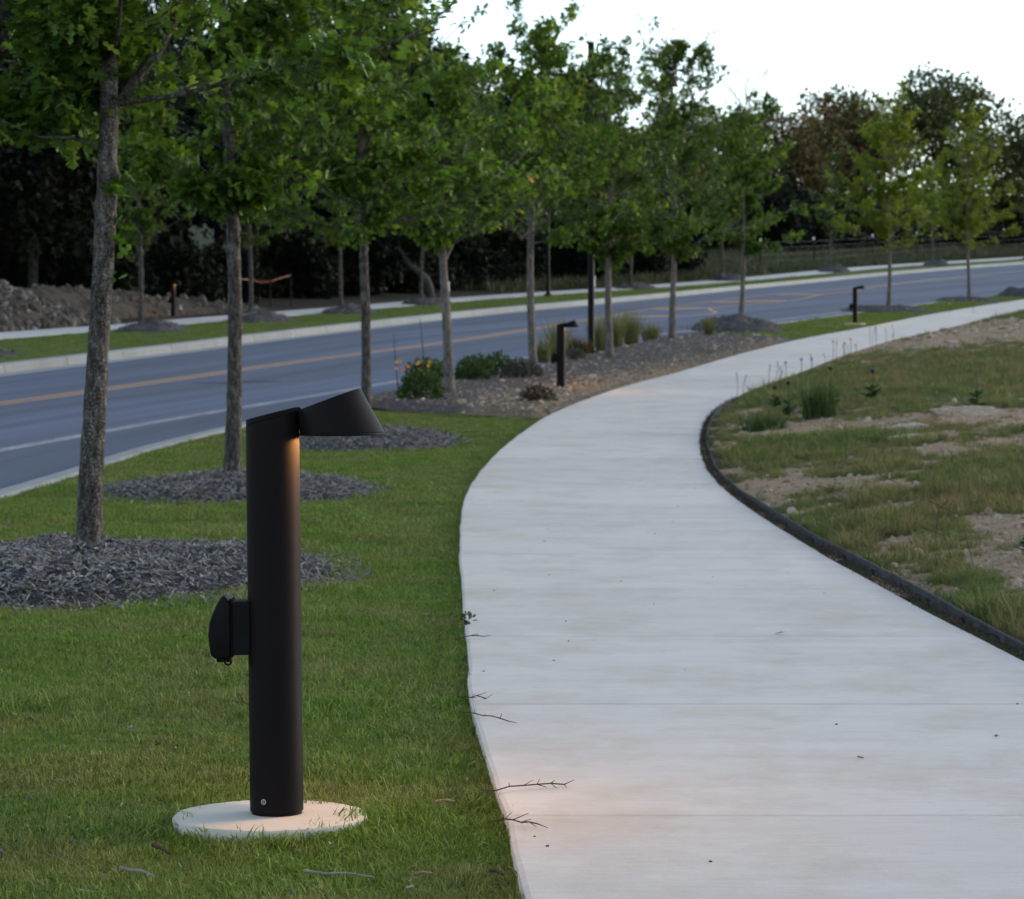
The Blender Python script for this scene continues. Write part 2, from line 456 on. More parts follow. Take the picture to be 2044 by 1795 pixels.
t.pbr(t.ramp(n, [(0.3, (0.025, 0.022, 0.02)), (0.6, (0.10, 0.093, 0.09)), (0.8, (0.2, 0.19, 0.185))]), 0.95, 0.1, t.bump(n, 1.0, 0.03))
M['mulch'] = t.m
t = NT('bed_soil'); p = t.pos(); n = t.noise(p, 14, 6, 0.75); n2 = t.noise(p, 0.8, 4)
a = t.n('Attribute'); a.attribute_name = 'tan'
c1 = t.ramp(n, [(0.3, (0.04275, 0.0336, 0.0294)), (0.55, (0.1045, 0.0832, 0.0728)), (0.78, (0.19, 0.152, 0.133))])
c2 = t.ramp(n, [(0.3, (0.085, 0.06, 0.0375)), (0.55, (0.1955, 0.14, 0.09)), (0.78, (0.323, 0.248, 0.1725))])
f = t.math('ADD', a.outputs['Fac'], t.math('SUBTRACT', n2, 0.5))
t.pbr(t.mix(t.ramp(f, [(0.35, (0, 0, 0)), (0.65, (1, 1, 1))]), c1, c2), 0.95, 0.1, t.bump(n, 1.0, 0.03))
M['bed'] = t.m
t = NT('limestone'); r = t.n('ObjectInfo').outputs['Random']; p = t.obj(); n = t.noise(p, 9, 6, 0.7)
c = t.ramp(r, [(0.0, (0.305, 0.2067, 0.1302)), (0.4, (0.4692, 0.3565, 0.2513)), (1.0, (0.6803, 0.5686, 0.4488))])
t.pbr(t.mix(t.ramp(n, [(0.35, (0.8, 0.8, 0.8)), (0.65, (0, 0, 0))]), c, (0.16, 0.12, 0.085)), 0.9, 0.15, t.bump(n, 0.6, 0.02))
M['stone'] = t.m
t = NT('rubble_stone'); r = t.n('ObjectInfo').outputs['Random']; p = t.obj(); n = t.noise(p, 5, 5, 0.7)
c = t.ramp(r, [(0.0, (0.056, 0.0476, 0.0392)), (0.6, (0.119, 0.105, 0.0896)), (0.93, (0.196, 0.182, 0.168)), (1.0, (0.462, 0.448, 0.448))])
t.pbr(t.mix(t.ramp(n, [(0.35, (0.8, 0.8, 0.8)), (0.65, (0, 0, 0))]), c, (0.07, 0.055, 0.042)), 0.95, 0.1)
M['rubble'] = t.m
M['rubble_soil'] = mat_simple('rubble_soil', (0.055, 0.043, 0.032), 0.95, 0.1, 0.5, 3, 0.8)
# black powder coat with dust specks
t = NT('black_powder_coat'); p = t.obj()
n = t.noise(p, 900, 2); v = t.n('TexVoronoi'); t.i(v, 'Vector', p); t.i(v, 'Scale', 34)
spk = t.ramp(v.outputs['Distance'], [(0.028, (1, 1, 1)), (0.05, (0, 0, 0))])
cn = t.noise(p, 11, 2); cl = t.ramp(cn, [(0.50, (0, 0, 0)), (0.62, (1, 1, 1))])
col = t.mix(t.math('MULTIPLY', t.math('MULTIPLY', spk, cl), 0.5), (0.011, 0.0085, 0.0088), (0.14, 0.13, 0.12))
sm = t.noise(p, 5, 4)
t.pbr(col, t.math('ADD', 0.40, t.math('MULTIPLY', sm, 0.14)), 0.04, t.bump(n, 0.12, 0.001))
M['black'] = t.m
M['black_plain'] = mat_simple('black_plastic', (0.008, 0.0075, 0.008), 0.55, 0.07, 0.2, 30)
M['black_pole'] = mat_simple('black_pole_paint', (0.008, 0.0075, 0.008), 0.5, 0.08, 0.2, 8)
t = NT('lamp_lens'); e = t.n('Emission'); e.inputs['Color'].default_value = (1, 0.55, 0.2, 1); e.inputs['Strength'].default_value = 6
t.t.links.new(e.outputs[0], t.out.inputs['Surface']); M['lens'] = t.m
M['steel'] = mat_simple('worn_steel', (0.40, 0.39, 0.38), 0.4, 0.5, 0.3, 60)
t = NT('edging_steel'); p = t.pos(); n = t.noise(p, 7, 6, 0.7)
t.pbr(t.ramp(n, [(0.3, (0.022, 0.022, 0.025)), (0.55, (0.05, 0.052, 0.057)), (0.75, (0.09, 0.09, 0.095))]), 0.7, 0.1)
M['edging'] = t.m
M['slot'] = mat_simple('slot_shade_and_black', (0.006, 0.006, 0.006), 0.9, 0.1, 0.2, 10)  # near-black: slot shade given as colour; also gasket and tyre mark
M['post'] = mat_simple('fence_post_paint', (0.018, 0.022, 0.018), 0.7, 0.2, 0.3, 10)
M['white_cap'] = mat_simple('white_cap', (0.72, 0.71, 0.68), 0.6, 0.3, 0.1, 10)
M['wire'] = mat_simple('fence_wire', (0.12, 0.12, 0.12), 0.5, 0.4, 0.2, 10)
M['orange'] = mat_simple('orange_tape', (0.22, 0.045, 0.012), 0.6, 0.3, 0.2, 10)
M['pet_yellow'] = mat_simple('yellow_petal', (0.65, 0.33, 0.03), 0.6, 0.2, 0.2, 30)
M['pet_orange'] = mat_simple('orange_petal', (0.65, 0.20, 0.02), 0.6, 0.2, 0.2, 30)
M['pet_purple'] = mat_simple('purple_petal', (0.20, 0.07, 0.32), 0.6, 0.2, 0.2, 30)
M['pet_blue'] = mat_simple('blue_petal', (0.09, 0.09, 0.36), 0.6, 0.2, 0.2, 30)
M['seed'] = mat_simple('dark_seed_head', (0.035, 0.02, 0.028), 0.8, 0.2, 0.3, 30)
M['twig'] = mat_simple('dry_twig', (0.22, 0.19, 0.16), 0.9, 0.2, 0.3, 60)
M['twig_dark'] = mat_simple('dark_runner', (0.06, 0.038, 0.028), 0.9, 0.2, 0.4, 60)
M['dry_leaf'] = mat_simple('dry_leaf', (0.19, 0.125, 0.075), 0.8, 0.2, 0.3, 60)

# ------------------------------------------------------------------ terrain
KY = [-40, 0, 6.7, 11, 15.6, 20, 24.3, 28.4, 32.5, 36.4, 40.2, 45.1, 52.1, 60.8, 69.7, 86.4, 99.5, 130, 160, 200, 260, 400, 900]
KZ = [0, 0, 0, .01, .06, .135, .215, .335, .48, .645, .817, 1.066, 1.454, 1.927, 2.417, 3.33, 4.045, 5.73, 7.55, 10.1, 14.1, 24.1, 50]
hgt = hermite(list(zip(KZ, KY)))
path_l = hermite([(0.16, 0), (0.03, 5.61), (-0.03, 6.91), (-0.13, 8.75), (-0.18, 10.64), (-0.25, 13.33), (-0.33, 16.74), (-0.37, 21.36),
                  (-0.29, 25.01), (-0.12, 28.37), (0.17, 32.28), (0.43, 34.98), (1.2, 40.09), (2.04, 44.13), (2.9, 47.48), (5.08, 56.34),
                  (6.75, 62.47), (9.32, 70.38), (13.0, 82.2), (19.3, 100.3), (31, 130), (44, 160)])
PATH_W = 2.13
near_k = hermite([(-3.9, 5), (-4.15, 15), (-4.13, 21.36), (-4.05, 25.0), (-3.87, 29.26), (-3.35, 33.6), (-1.6, 42.0), (-0.35, 46.03), (4.3, 65.2),
                  (8.3, 76.5), (13.3, 90.7), (17.9, 103.4), (22.6, 114.8), (42, 160), (66, 210)])
far_k = hermite([(-15.5, 27), (-12.2, 40), (-9.67, 50.1), (-7.74, 58.3), (-6.3, 65), (-4.0, 74.6), (-1.5, 84.5), (4.6, 104.7), (11.9, 129.2), (17.0, 143.8), (24.2, 163), (37, 191.6), (61, 240)])
walk_r = hermite([(-23, 25), (-16.6, 47), (-12.1, 62.8), (-9.17, 72.3), (-5.33, 85.4), (0.56, 105.8), (7.3, 124.3), (13.2, 140.9), (26.4, 177.6), (38, 201), (56, 237)])
def sec(fn, Y):
    m = (fn(Y + 0.5) - fn(Y - 0.5))
    return np.sqrt(1 + m * m)
def path_r(Y): return path_l(Y) + PATH_W * sec(path_l, Y)
def near_in(Y): return near_k(Y) - 0.26 * sec(near_k, Y)
def far_out(Y): return far_k(Y) - 0.30 * sec(far_k, Y)
def walk_l(Y): return walk_r(Y) - 1.9 * sec(walk_r, Y)

def bank_h(X, Y):
    d = np.clip(X - path_r(Y) - 0.12, 0, None)
    b = 0.46 * (1 - np.exp(-d / 3.5)) + 0.012 * np.clip(d, 0, 40)
    b = b + np.clip(d / 0.8, 0, 1) * (0.055 * fbm(X * 0.9, Y * 0.5, 3) + 0.02 * fbm(X * 4, Y * 4, 9))
    return b
def field_h(X, Y):
    d = np.clip(walk_l(Y) - 0.4 - X, 0, None)
    return np.clip(d, 0, 60) * 0.03 + np.clip(d / 3, 0, 1) * 0.12 * fbm(X * 0.4, Y * 0.25, 5)
def lawn_h(X, Y):
    d = np.minimum(X - near_k(Y), path_l(Y) - X)
    return np.clip(d / 0.4, 0, 1) * (0.022 * fbm(X * 1.3, Y * 0.8, 1)) - 0.034
def G(X, Y):
    """height of the ground (not of the road, which lies 0.15 lower)"""
    X = np.asarray(X, float); Y = np.asarray(Y, float)
    z = hgt(Y)
    return (z + np.where(X > path_r(Y), bank_h(X, Y), 0) + np.where(X < walk_l(Y), field_h(X, Y), 0)
            + np.where((X > near_k(Y) - .004) & (X < path_l(Y) + .004), lawn_h(X, Y), 0))

# where plants grow on the bank (1) and where the soil is bare (0)
BARE = [(9.6, 57, 3.6, 9, 1.0), (13.5, 66, 4, 10, 0.9), (5.2, 29.5, 2.2, 2.6, .85), (3.0, 31.0, .6, 1.6, .8), (2.45, 21.5, .6, 2.4, .8), (3.2, 16.0, .9, 2.2, .9), (2.65, 13.6, .5, 1.2, .9),
        (3.1, 36.5, .5, 2.2, .9), (4.4, 24.5, 1.0, 1.6, .6), (4.6, 44.5, .5, 2.0, .7), (3.0, 11.5, .4, 1.5, .7)]
LUSH = [(6.6, 41, 3.0, 6.0, .9), (3.2, 27, 1.0, 1.6, .5), (3.5, 19.5, 1.0, 1.0, .6), (3.6, 42, .7, 5, .5), (2.7, 17.6, .6, .7, .6), (9, 50, 1.5, 4, .4)]
def veg(X, Y):
    v = 0.75 + 1.05 * fbm(X * 3.0, Y * 1.5, 21, 4)
    for cx, cy, rx, ry, a in BARE: v = v - 0.8 * a * np.exp(-(((X - cx) / rx) ** 2 + ((Y - cy) / ry) ** 2) * 1.3)
    for cx, cy, rx, ry, a in LUSH: v = v + a * np.exp(-(((X - cx) / rx) ** 2 + ((Y - cy) / ry) ** 2) * 1.3)
    return np.clip(v, 0, 1)

# one sheet, laid row by row across the place; bands share their edges
rows = np.concatenate([np.arange(-15, 4, 1.0), np.arange(4, 40, 0.3), np.arange(40, 75, 0.6), np.arange(75, 150, 1.5), np.arange(150, 300, 4), np.array([320, 360, 420, 520, 700, 900])])
gV = []; cols = None
for Y in rows:
    sp = []
    wl, wr, fo, fk, ni, nk, pl, pr = (float(f(Y)) for f in (walk_l, walk_r, far_out, far_k, near_in, near_k, path_l, path_r))
    base = float(hgt(Y))
    left = wl - np.concatenate([np.array([300, 160, 90, 60]), np.linspace(40, 0, 22)])
    sp += [(x, 0, 0) for x in left]                                        # field and wood
    sp += [(wl + 0.02, -0.08, 1), (wr - 0.02, -0.08, 1)]                   # under the far walk
    sp += [(x, 0, 1) for x in np.linspace(wr, fo - 0.0, 9)]                # far verge
    sp += [(fo + 0.02, -0.42, 2), (fk, -0.42, 2), (ni, -0.42, 2), (nk - 0.02, -0.42, 2)]   # under road and kerbs
    sp += [(x, 0, 3) for x in np.linspace(nk, pl, 15)]                     # near lawn
    sp += [(pl + 0.02, -0.14, 4), (pr - 0.02, -0.14, 4)]                   # under the path
    right = pr + np.concatenate([np.array([0, 0.05, 0.11, 0.14]), np.arange(0.3, 8, 0.22), np.arange(8, 20, 0.8), np.array([22, 28, 40, 70, 130, 260])])
    sp += [(x, 0, 5) for x in right]
    xs = np.array([s_[0] for s_ in sp]); dz = np.array([s_[1] for s_ in sp])
    z = np.where(dz == 0, G(xs, np.full(len(xs), Y)), base + dz)
    gV.append(np.stack([xs, np.full(len(xs), Y), z], -1)); cols = [s_[2] for s_ in sp]
nR, nC = len(rows), len(cols)
V = np.concatenate(gV)
i, j = np.meshgrid(np.arange(nR - 1), np.arange(nC - 1), indexing='ij')
F = np.stack([i * nC + j, i * nC + j + 1, (i + 1) * nC + j + 1, (i + 1) * nC + j], -1).reshape(-1, 4)
me = mk_mesh('ground', V, F)
attr(me, 'veg', veg(V[:, 0], V[:, 1]), 'POINT')
bandc = np.array(cols)[j.ravel()]
Yc = rows[i.ravel()]
Xc = V[F[:, 0], 0]
mi = np.select([bandc == 0, bandc <= 4, bandc == 5], [2, 0, 1], 0)
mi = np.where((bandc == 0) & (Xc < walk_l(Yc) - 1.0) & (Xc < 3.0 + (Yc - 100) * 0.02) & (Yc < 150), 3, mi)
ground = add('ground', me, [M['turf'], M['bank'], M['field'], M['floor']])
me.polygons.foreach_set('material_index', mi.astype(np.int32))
smooth(me)
tag(ground, kind='structure')

# ------------------------------------------------------------------ road, markings, kerbs
ry = np.concatenate([np.arange(2, 90, 1.0), np.arange(90, 262, 3.0)])
fr = np.linspace(0, 1, 13)
V = []; U = []
for Y in ry:
    a_, b_ = float(far_k(Y)), float(near_in(Y))
    xs = a_ + (b_ - a_) * fr
    V.append(np.stack([xs, np.full(13, Y), np.full(13, float(hgt(Y)) - 0.15)], -1))
    U.append(np.stack([(b_ - xs) / float(sec(near_k, Y)), np.full(13, Y)], -1))
V = np.concatenate(V); U = np.concatenate(U)
i, j = np.meshgrid(np.arange(len(ry) - 1), np.arange(12), indexing='ij')
F = np.stack([i * 13 + j, i * 13 + j + 1, (i + 1) * 13 + j + 1, (i + 1) * 13 + j], -1).reshape(-1, 4)
me = mk_mesh('road', V, F)
uvl = me.uv_layers.new(name='lane')
uvl.data.foreach_set('uv', U[F.ravel()].astype(np.float32).ravel())
smooth(me)
road = add('road', me, M['asphalt']); tag(road, kind='structure')

def ribbon(name, fn, y0, y1, w, mat, lift=0.004, step=1.0, off=0.0):
    ys = np.linspace(y0, y1, max(2, int((y1 - y0) / step) + 1))
    k = sec(fn, ys); x = fn(ys) + off * k
    z = hgt(ys) - 0.15 + lift
    V = np.concatenate([np.stack([x - w / 2 * k, ys, z], -1), np.stack([x + w / 2 * k, ys, z], -1)])
    n = len(ys); i = np.arange(n - 1)
    me = mk_mesh(name, V, np.stack([i, i + n, i + n + 1, i + 1], -1))
    return add(name, me, mat, road)
yel = hermite([(-12.6, 22), (-7.95, 41.2), (-3.6, 57.8), (-1.7, 64.4), (0.46, 73.4), (2.8, 83.5)])
yel_l = hermite([(2.7, 83.3), (4.7, 93), (7.5, 102.8), (11.2, 115.7), (14.8, 124.7), (18.2, 134.2), (28, 158)])
yel_r = hermite([(3.0, 83.3), (5.3, 85.6), (7.2, 94.9), (11.1, 105.5), (13.8, 117), (16.3, 124.7), (18.8, 134.2), (28.6, 158)])
for off in (-0.13, 0.13):
    ribbon('center_line', yel, 18, 83.2, 0.12, M['yellow'], off=off)
ribbon('center_line', yel_l, 83.4, 158, 0.14, M['yellow'])
ribbon('center_line', yel_r, 83.4, 158, 0.14, M['yellow'])
for (x0, y0, x1, y1) in ((3.3, 84.5, 5.2, 85.5), (5.0, 93.0, 7.0, 94.8), (7.8, 102.9, 10.9, 105.2), (11.5, 115.8, 13.6, 116.9)):
    d = np.array([x1 - x0, y1 - y0]); d /= np.linalg.norm(d); nrm = np.array([-d[1], d[0]]) * 0.55
    pts = [np.array([x0, y0]) - nrm, np.array([x1, y1]) - nrm, np.array([x1, y1]) + nrm, np.array([x0, y0]) + nrm]
    me = mk_mesh('hatch_bar', np.array([[q[0], q[1], float(hgt(q[1])) - 0.15 + 0.008] for q in pts]), np.array([[0, 1, 2, 3]]))
    add('hatch_bar', me, M['yellow'], road)
wht = hermite([(-7.5, 18), (-5.95, 30.9), (-4.3, 39.4), (-2.8, 45), (-1.35, 50.5), (0.4, 57.3), (3.3, 68), (7.6, 80), (12.9, 95)])
ribbon('edge_line', wht, 14, 95, 0.22, M['white'])
wht2 = hermite([(19.2, 136), (23, 147), (30.5, 165), (38, 182)])
ribbon('lane_line', wht2, 136, 182, 0.3, M['white'])
# faded tyre mark near the centre line
tm = hermite([(-5.6, 47.0), (-4.9, 47.35), (-4.2, 47.7)])
ribbon('tyre_mark', tm, 47.0, 47.7, 0.10, M['slot'], lift=0.010)
ribbon('gutter', far_k, 26, 230, 0.42, M['kerb'], lift=0.006, off=0.22)

def kerb(name, fn, w, y0, y1, seg, side, up=0.0):
    """cast kerb blocks, top at ground height; side = direction of the road from fn (the kerb's road-side foot)"""
    root = empty(name); tag(root, kind='structure')
    y = y0
    while y < y1:
        L = seg if y < 130 else seg * 3
        dy = L / float(sec(fn, y))
        ys = np.linspace(y + 0.012, y + dy - 0.012, 4)
        k = sec(fn, ys); z = hgt(ys)
        # profile from the back (lawn side) over the top to the road foot: lateral distance, height
        prof = [(w + 0.0, -0.35), (w, 0.012), (w - 0.02, 0.03), (0.07, 0.03), (0.045, 0.02), (0.02, -0.02), (0.0, -0.152), (0.0, -0.35)]
        V = np.concatenate([np.stack([fn(ys) - side * a_ * k, ys, z + b_ + (up if b_ > -0.1 else 0)], -1) for a_, b_ in prof])
        n = 4; F = []
        for q in range(len(prof) - 1):
            for r_ in range(n - 1):
                F.append([q * n + r_, q * n + r_ + 1, (q + 1) * n + r_ + 1, (q + 1) * n + r_])
        e0 = [q * n for q in range(len(prof))]; e1 = [q * n + n - 1 for q in range(len(prof))][::-1]
        me = mk_mesh('kerb_block', V, [np.array(F), np.array([e0, e1])])
        add('kerb_block', me, M['kerb'], root)
        y += dy
    return root
kerb('near_kerb', near_in, 0.26, 9, 200, 3.0, -1, -0.03)
kerb('far_kerb', far_k, 0.30, 30, 225, 3.0, 1)

# ------------------------------------------------------------------ paths: concrete slabs over a sand bed
def walkway(name, fl, width, y0, y1, seg, mat, lift, far_seg=None):
    ys = np.arange(y0 - 1, y1 + 1, 1.0)
    k = sec(fl, ys)
    V = np.concatenate([np.stack([fl(ys) + 0.02 * k, ys, hgt(ys) + lift - 0.006], -1), np.stack([fl(ys) + (width - 0.02) * k, ys, hgt(ys) + lift - 0.006], -1)])
    n = len(ys); i = np.arange(n - 1)
    base = add(name, mk_mesh(name, V, np.stack([i, i + n, i + n + 1, i + 1], -1)), M['joint'])
    tag(base, kind='structure')
    y = y0
    while y < y1:
        s_ = far_seg if (far_seg and y > 60) else seg
        dy = s_ / float(sec(fl, y))
        g = 0.003
        e = 0.012
        yy = np.concatenate([[y + g, y + g + e], np.linspace(y + g + e, y + dy - g - e, 7)[1:-1], [y + dy - g - e, y + dy - g]])
        lat = np.array([0, e, 0.33 * width, 0.66 * width, width - e, width])
        A, B = np.meshgrid(yy, lat, indexing='ij')
        zt = hgt(A) + lift
        wob = 0.006 * vnoise(A * 2.3, B * 0 + 5, 4) * ((B < 0.02) | (B > width - 0.02))
        drop = np.where((B == 0) | (B == width) | (A == yy[0]) | (A == yy[-1]), 0.0045, 0)
        X = fl(A) + (B + wob) * sec(fl, A)
        top = np.stack([X, A, zt - drop], -1)
        r_, c_ = top.shape[:2]
        V = top.reshape(-1, 3)
        i, j = np.meshgrid(np.arange(r_ - 1), np.arange(c_ - 1), indexing='ij')
        F = np.stack([i * c_ + j, i * c_ + j + 1, (i + 1) * c_ + j + 1, (i + 1) * c_ + j], -1).reshape(-1, 4)
        ring = [(0, q) for q in range(c_)] + [(q, c_ - 1) for q in range(1, r_)] + [(r_ - 1, q) for q in range(c_ - 2, -1, -1)] + [(q, 0) for q in range(r_ - 2, 0, -1)]
        ri = np.array([q[0] * c_ + q[1] for q in ring])
        low = V[ri] - np.array([0, 0, 0.11]); n0 = len(V)
        V = np.vstack([V, low]); m_ = len(ri); q = np.arange(m_)
        F2 = np.stack([ri[(q + 1) % m_], ri[q], n0 + q, n0 + (q + 1) % m_], -1)
        add('slab', mk_mesh('slab', V, np.vstack([F, F2])), mat, base)
        y += dy
    return base
walkway('footpath', path_l, PATH_W, 2.11, 150, 2.245, M['concrete'], 0.016, 4.5)
walkway('far_walk', walk_l, 1.9, 40, 225, 3.0, M['walk'], 0.02, 6.0)

# ------------------------------------------------------------------ scatter (geometry nodes, one object per kind of stuff)
def source_collection(name, meshes, mat):
    col = bpy.data.collections.new(name)
    for k, me in enumerate(meshes):
        me.materials.append(mat)
        o = bpy.data.objects.new('%s_%02d' % (name, k), me)
        col.objects.link(o)
    return col
def scatter(name, P, rot, scl, src, nsrc, parent=None):
    n = len(P)
    me = mk_mesh(name, P, np.zeros((0, 3), int))
    attr(me, 'rot', np.asarray(rot, np.float32), 'POINT', 'FLOAT_VECTOR')
    s3 = np.asarray(scl, np.float32)
    if s3.ndim == 1: s3 = np.repeat(s3[:, None], 3, 1)
    attr(me, 'scl', s3, 'POINT', 'FLOAT_VECTOR')
    attr(me, 'idx', rng.integers(0, nsrc, n).astype(np.int32), 'POINT', 'INT')
    o = add(name, me, None, parent)
    gt = bpy.data.node_groups.new(name + '_nodes', 'GeometryNodeTree')
    gt.interface.new_socket('Geometry', in_out='INPUT', socket_type='NodeSocketGeometry')
    gt.interface.new_socket('Geometry', in_out='OUTPUT', socket_type='NodeSocketGeometry')
    N = gt.nodes.new; L = gt.links.new
    gi = N('NodeGroupInput'); go = N('NodeGroupOutput')
    ci = N('GeometryNodeCollectionInfo'); ci.inputs['Collection'].default_value = src
    ci.inputs['Separate Children'].default_value = True; ci.inputs['Reset Children'].default_value = True
    ip = N('GeometryNodeInstanceOnPoints'); ip.inputs['Pick Instance'].default_value = True
    def na(nm, ty):
        a_ = N('GeometryNodeInputNamedAttribute'); a_.data_type = ty; a_.inputs['Name'].default_value = nm
        return a_.outputs['Attribute']
    e2r = N('FunctionNodeEulerToRotation')
    L(gi.outputs[0], ip.inputs['Points']); L(ci.outputs[0], ip.inputs['Instance'])
    L(na('idx', 'INT'), ip.inputs['Instance Index'])
    L(na('rot', 'FLOAT_VECTOR'), e2r.inputs[0]); L(e2r.outputs[0], ip.inputs['Rotation'])
    L(na('scl', 'FLOAT_VECTOR'), ip.inputs['Scale'])
    L(ip.outputs[0], go.inputs[0])
    md = o.modifiers.new('scatter', 'NODES'); md.node_group = gt
    return o

def blades(n, rad, h, w, lean, seed, seg=2, upright=0.0):
    """a tuft of n curved blades"""
    r = np.random.default_rng(seed)
    a = r.uniform(0, 2 * np.pi, n); rr = rad * np.sqrt(r.uniform(0, 1, n))
    base = np.stack([rr * np.cos(a), rr * np.sin(a), np.full(n, -0.004)], -1)
    d = r.uniform(0, 2 * np.pi, n); ln = lean * r.uniform(0.15, 1, n)
    H = h * r.uniform(0.45, 1.0, n); W = w * r.uniform(0.7, 1.2, n)
    dirv = np.stack([np.cos(d), np.sin(d), 0 * d], -1); side = np.stack([-np.sin(d), np.cos(d), 0 * d], -1)
    tw = r.uniform(-1, 1, n)[:, None]
    side = side * np.cos(tw) + dirv * np.sin(tw)
    V = []
    for k in range(seg + 1):
        t_ = k / seg
        c = base + dirv * (H * np.sin(ln) * t_ ** 1.6)[:, None] + np.array([0, 0, 1]) * (H * np.cos(ln * t_) * t_)[:, None]
        if k < seg:
            hw = (W / 2 * (1 - 0.5 * t_))[:, None]
            V += [c - side * hw, c + side * hw]
        else: V += [c]
    m = 2 * seg + 1
    V = np.stack(V, 1).reshape(-1, 3)
    b = np.arange(n)[:, None] * m
    Q = [b + np.array([[2 * k, 2 * k + 1, 2 * k + 3, 2 * k + 2]]) for k in range(seg - 1)]
    T = b + np.array([[2 * seg - 2, 2 * seg - 1, 2 * seg]])
    return V, ([np.concatenate(Q)] if Q else []) + [T]
def tuft_mesh(name, n, rad, h, w, lean, seed):
    V, F = blades(n, rad, h, w, lean, seed)
    me = mk_mesh(name, V, F)
    per = np.random.default_rng(seed + 1).uniform(0, 1, n) ** 1.3
    attr(me, 'rnd', np.concatenate([per, per]).astype(np.float32), 'FACE')
    return me
turf_src = source_collection('turf_tuft', [tuft_mesh('turf_tuft', 46, 0.055, 0.032, 0.0028, 1.35, 100 + k) for k in range(6)], M['blade'])
weed_src = source_collection('weed_tuft', [tuft_mesh('weed_tuft', 26, 0.06, 0.13, 0.0055, 0.95, 200 + k) for k in range(5)], M['weed'])
field_src = source_collection('field_tuft', [tuft_mesh('field_tuft', 26, 0.06, 0.13, 0.0055, 0.95, 220 + k) for k in range(4)], M['field_blade'])

def stone_mesh(seed, flat=0.6):
    r = np.random.default_rng(seed)
    g = (1 + 5 ** 0.5) / 2
    V = np.array([[-1, g, 0], [1, g, 0], [-1, -g, 0], [1, -g, 0], [0, -1, g], [0, 1, g], [0, -1, -g], [0, 1, -g], [g, 0, -1], [g, 0, 1], [-g, 0, -1], [-g, 0, 1]], float)
    V /= np.linalg.norm(V[0])
    F = np.array([[0, 11, 5], [0, 5, 1], [0, 1, 7], [0, 7, 10], [0, 10, 11], [1, 5, 9], [5, 11, 4], [11, 10, 2], [10, 7, 6], [7, 1, 8], [3, 9, 4], [3, 4, 2], [3, 2, 6], [3, 6, 8], [3, 8, 9], [4, 9, 5], [2, 4, 11], [6, 2, 10], [8, 6, 7], [9, 8, 1]])
    # one subdivision
    E_ = {}; V = list(V); F2 = []
    def mid(a_, b_):
        k = (min(a_, b_), max(a_, b_))
        if k not in E_:
            m_ = V[a_] + V[b_]; E_[k] = len(V); V.append(m_ / np.linalg.norm(m_))
        return E_[k]
    for a_, b_, c_ in F:
        ab, bc, ca = mid(a_, b_), mid(b_, c_), mid(c_, a_)
        F2 += [[a_, ab, ca], [b_, bc, ab], [c_, ca, bc], [ab, bc, ca]]
    V = np.array(V)
    for _ in range(7):                                   # cut facets
        nrm = r.normal(size=3); nrm /= np.linalg.norm(nrm); dcut = r.uniform(0.5, 0.85)
        dd = V @ nrm; V = np.where((dd > dcut)[:, None], V - nrm * (dd - dcut)[:, None], V)
    V *= 1 + 0.05 * r.normal(size=(len(V), 1))
    V = V * np.array([1.0, r.uniform(0.6, 0.9), flat * r.uniform(0.7, 1.1)])
    return mk_mesh('rock', V, np.array(F2))
pebble_src = source_collection('pebble', [stone_mesh(300 + k) for k in range(5)], M['stone'])
rubble_src = source_collection('rubble_piece', [stone_mesh(330 + k, 0.75) for k in range(5)], M['rubble'])

def chip_mesh(seed):
    r = np.random.default_rng(seed)
    L_ = r.uniform(0.015, 0.07); w = r.uniform(0.004, 0.012); h = r.uniform(0.0015, 0.004)
    V, F = box((0, 0, 0), (L_, w, h))
    V[:, 1] += np.where(V[:, 0] > 0, r.uniform(-0.4, 0.4) * w, 0)
    V[V[:, 0] > 0, 1] *= r.uniform(0.3, 0.9)
    V[:, 2] += 0.15 * (V[:, 0] / L_) ** 2 * L_ * r.uniform(-0.6, 1)
    return mk_mesh('wood_chip', V, F)
chip_src = source_collection('wood_chip', [chip_mesh(400 + k) for k in range(8)], M['chip'])

def rand_rot(n, tilt):
    return np.stack([rng.normal(0, tilt, n), rng.normal(0, tilt, n), rng.uniform(0, 2 * np.pi, n)], -1)

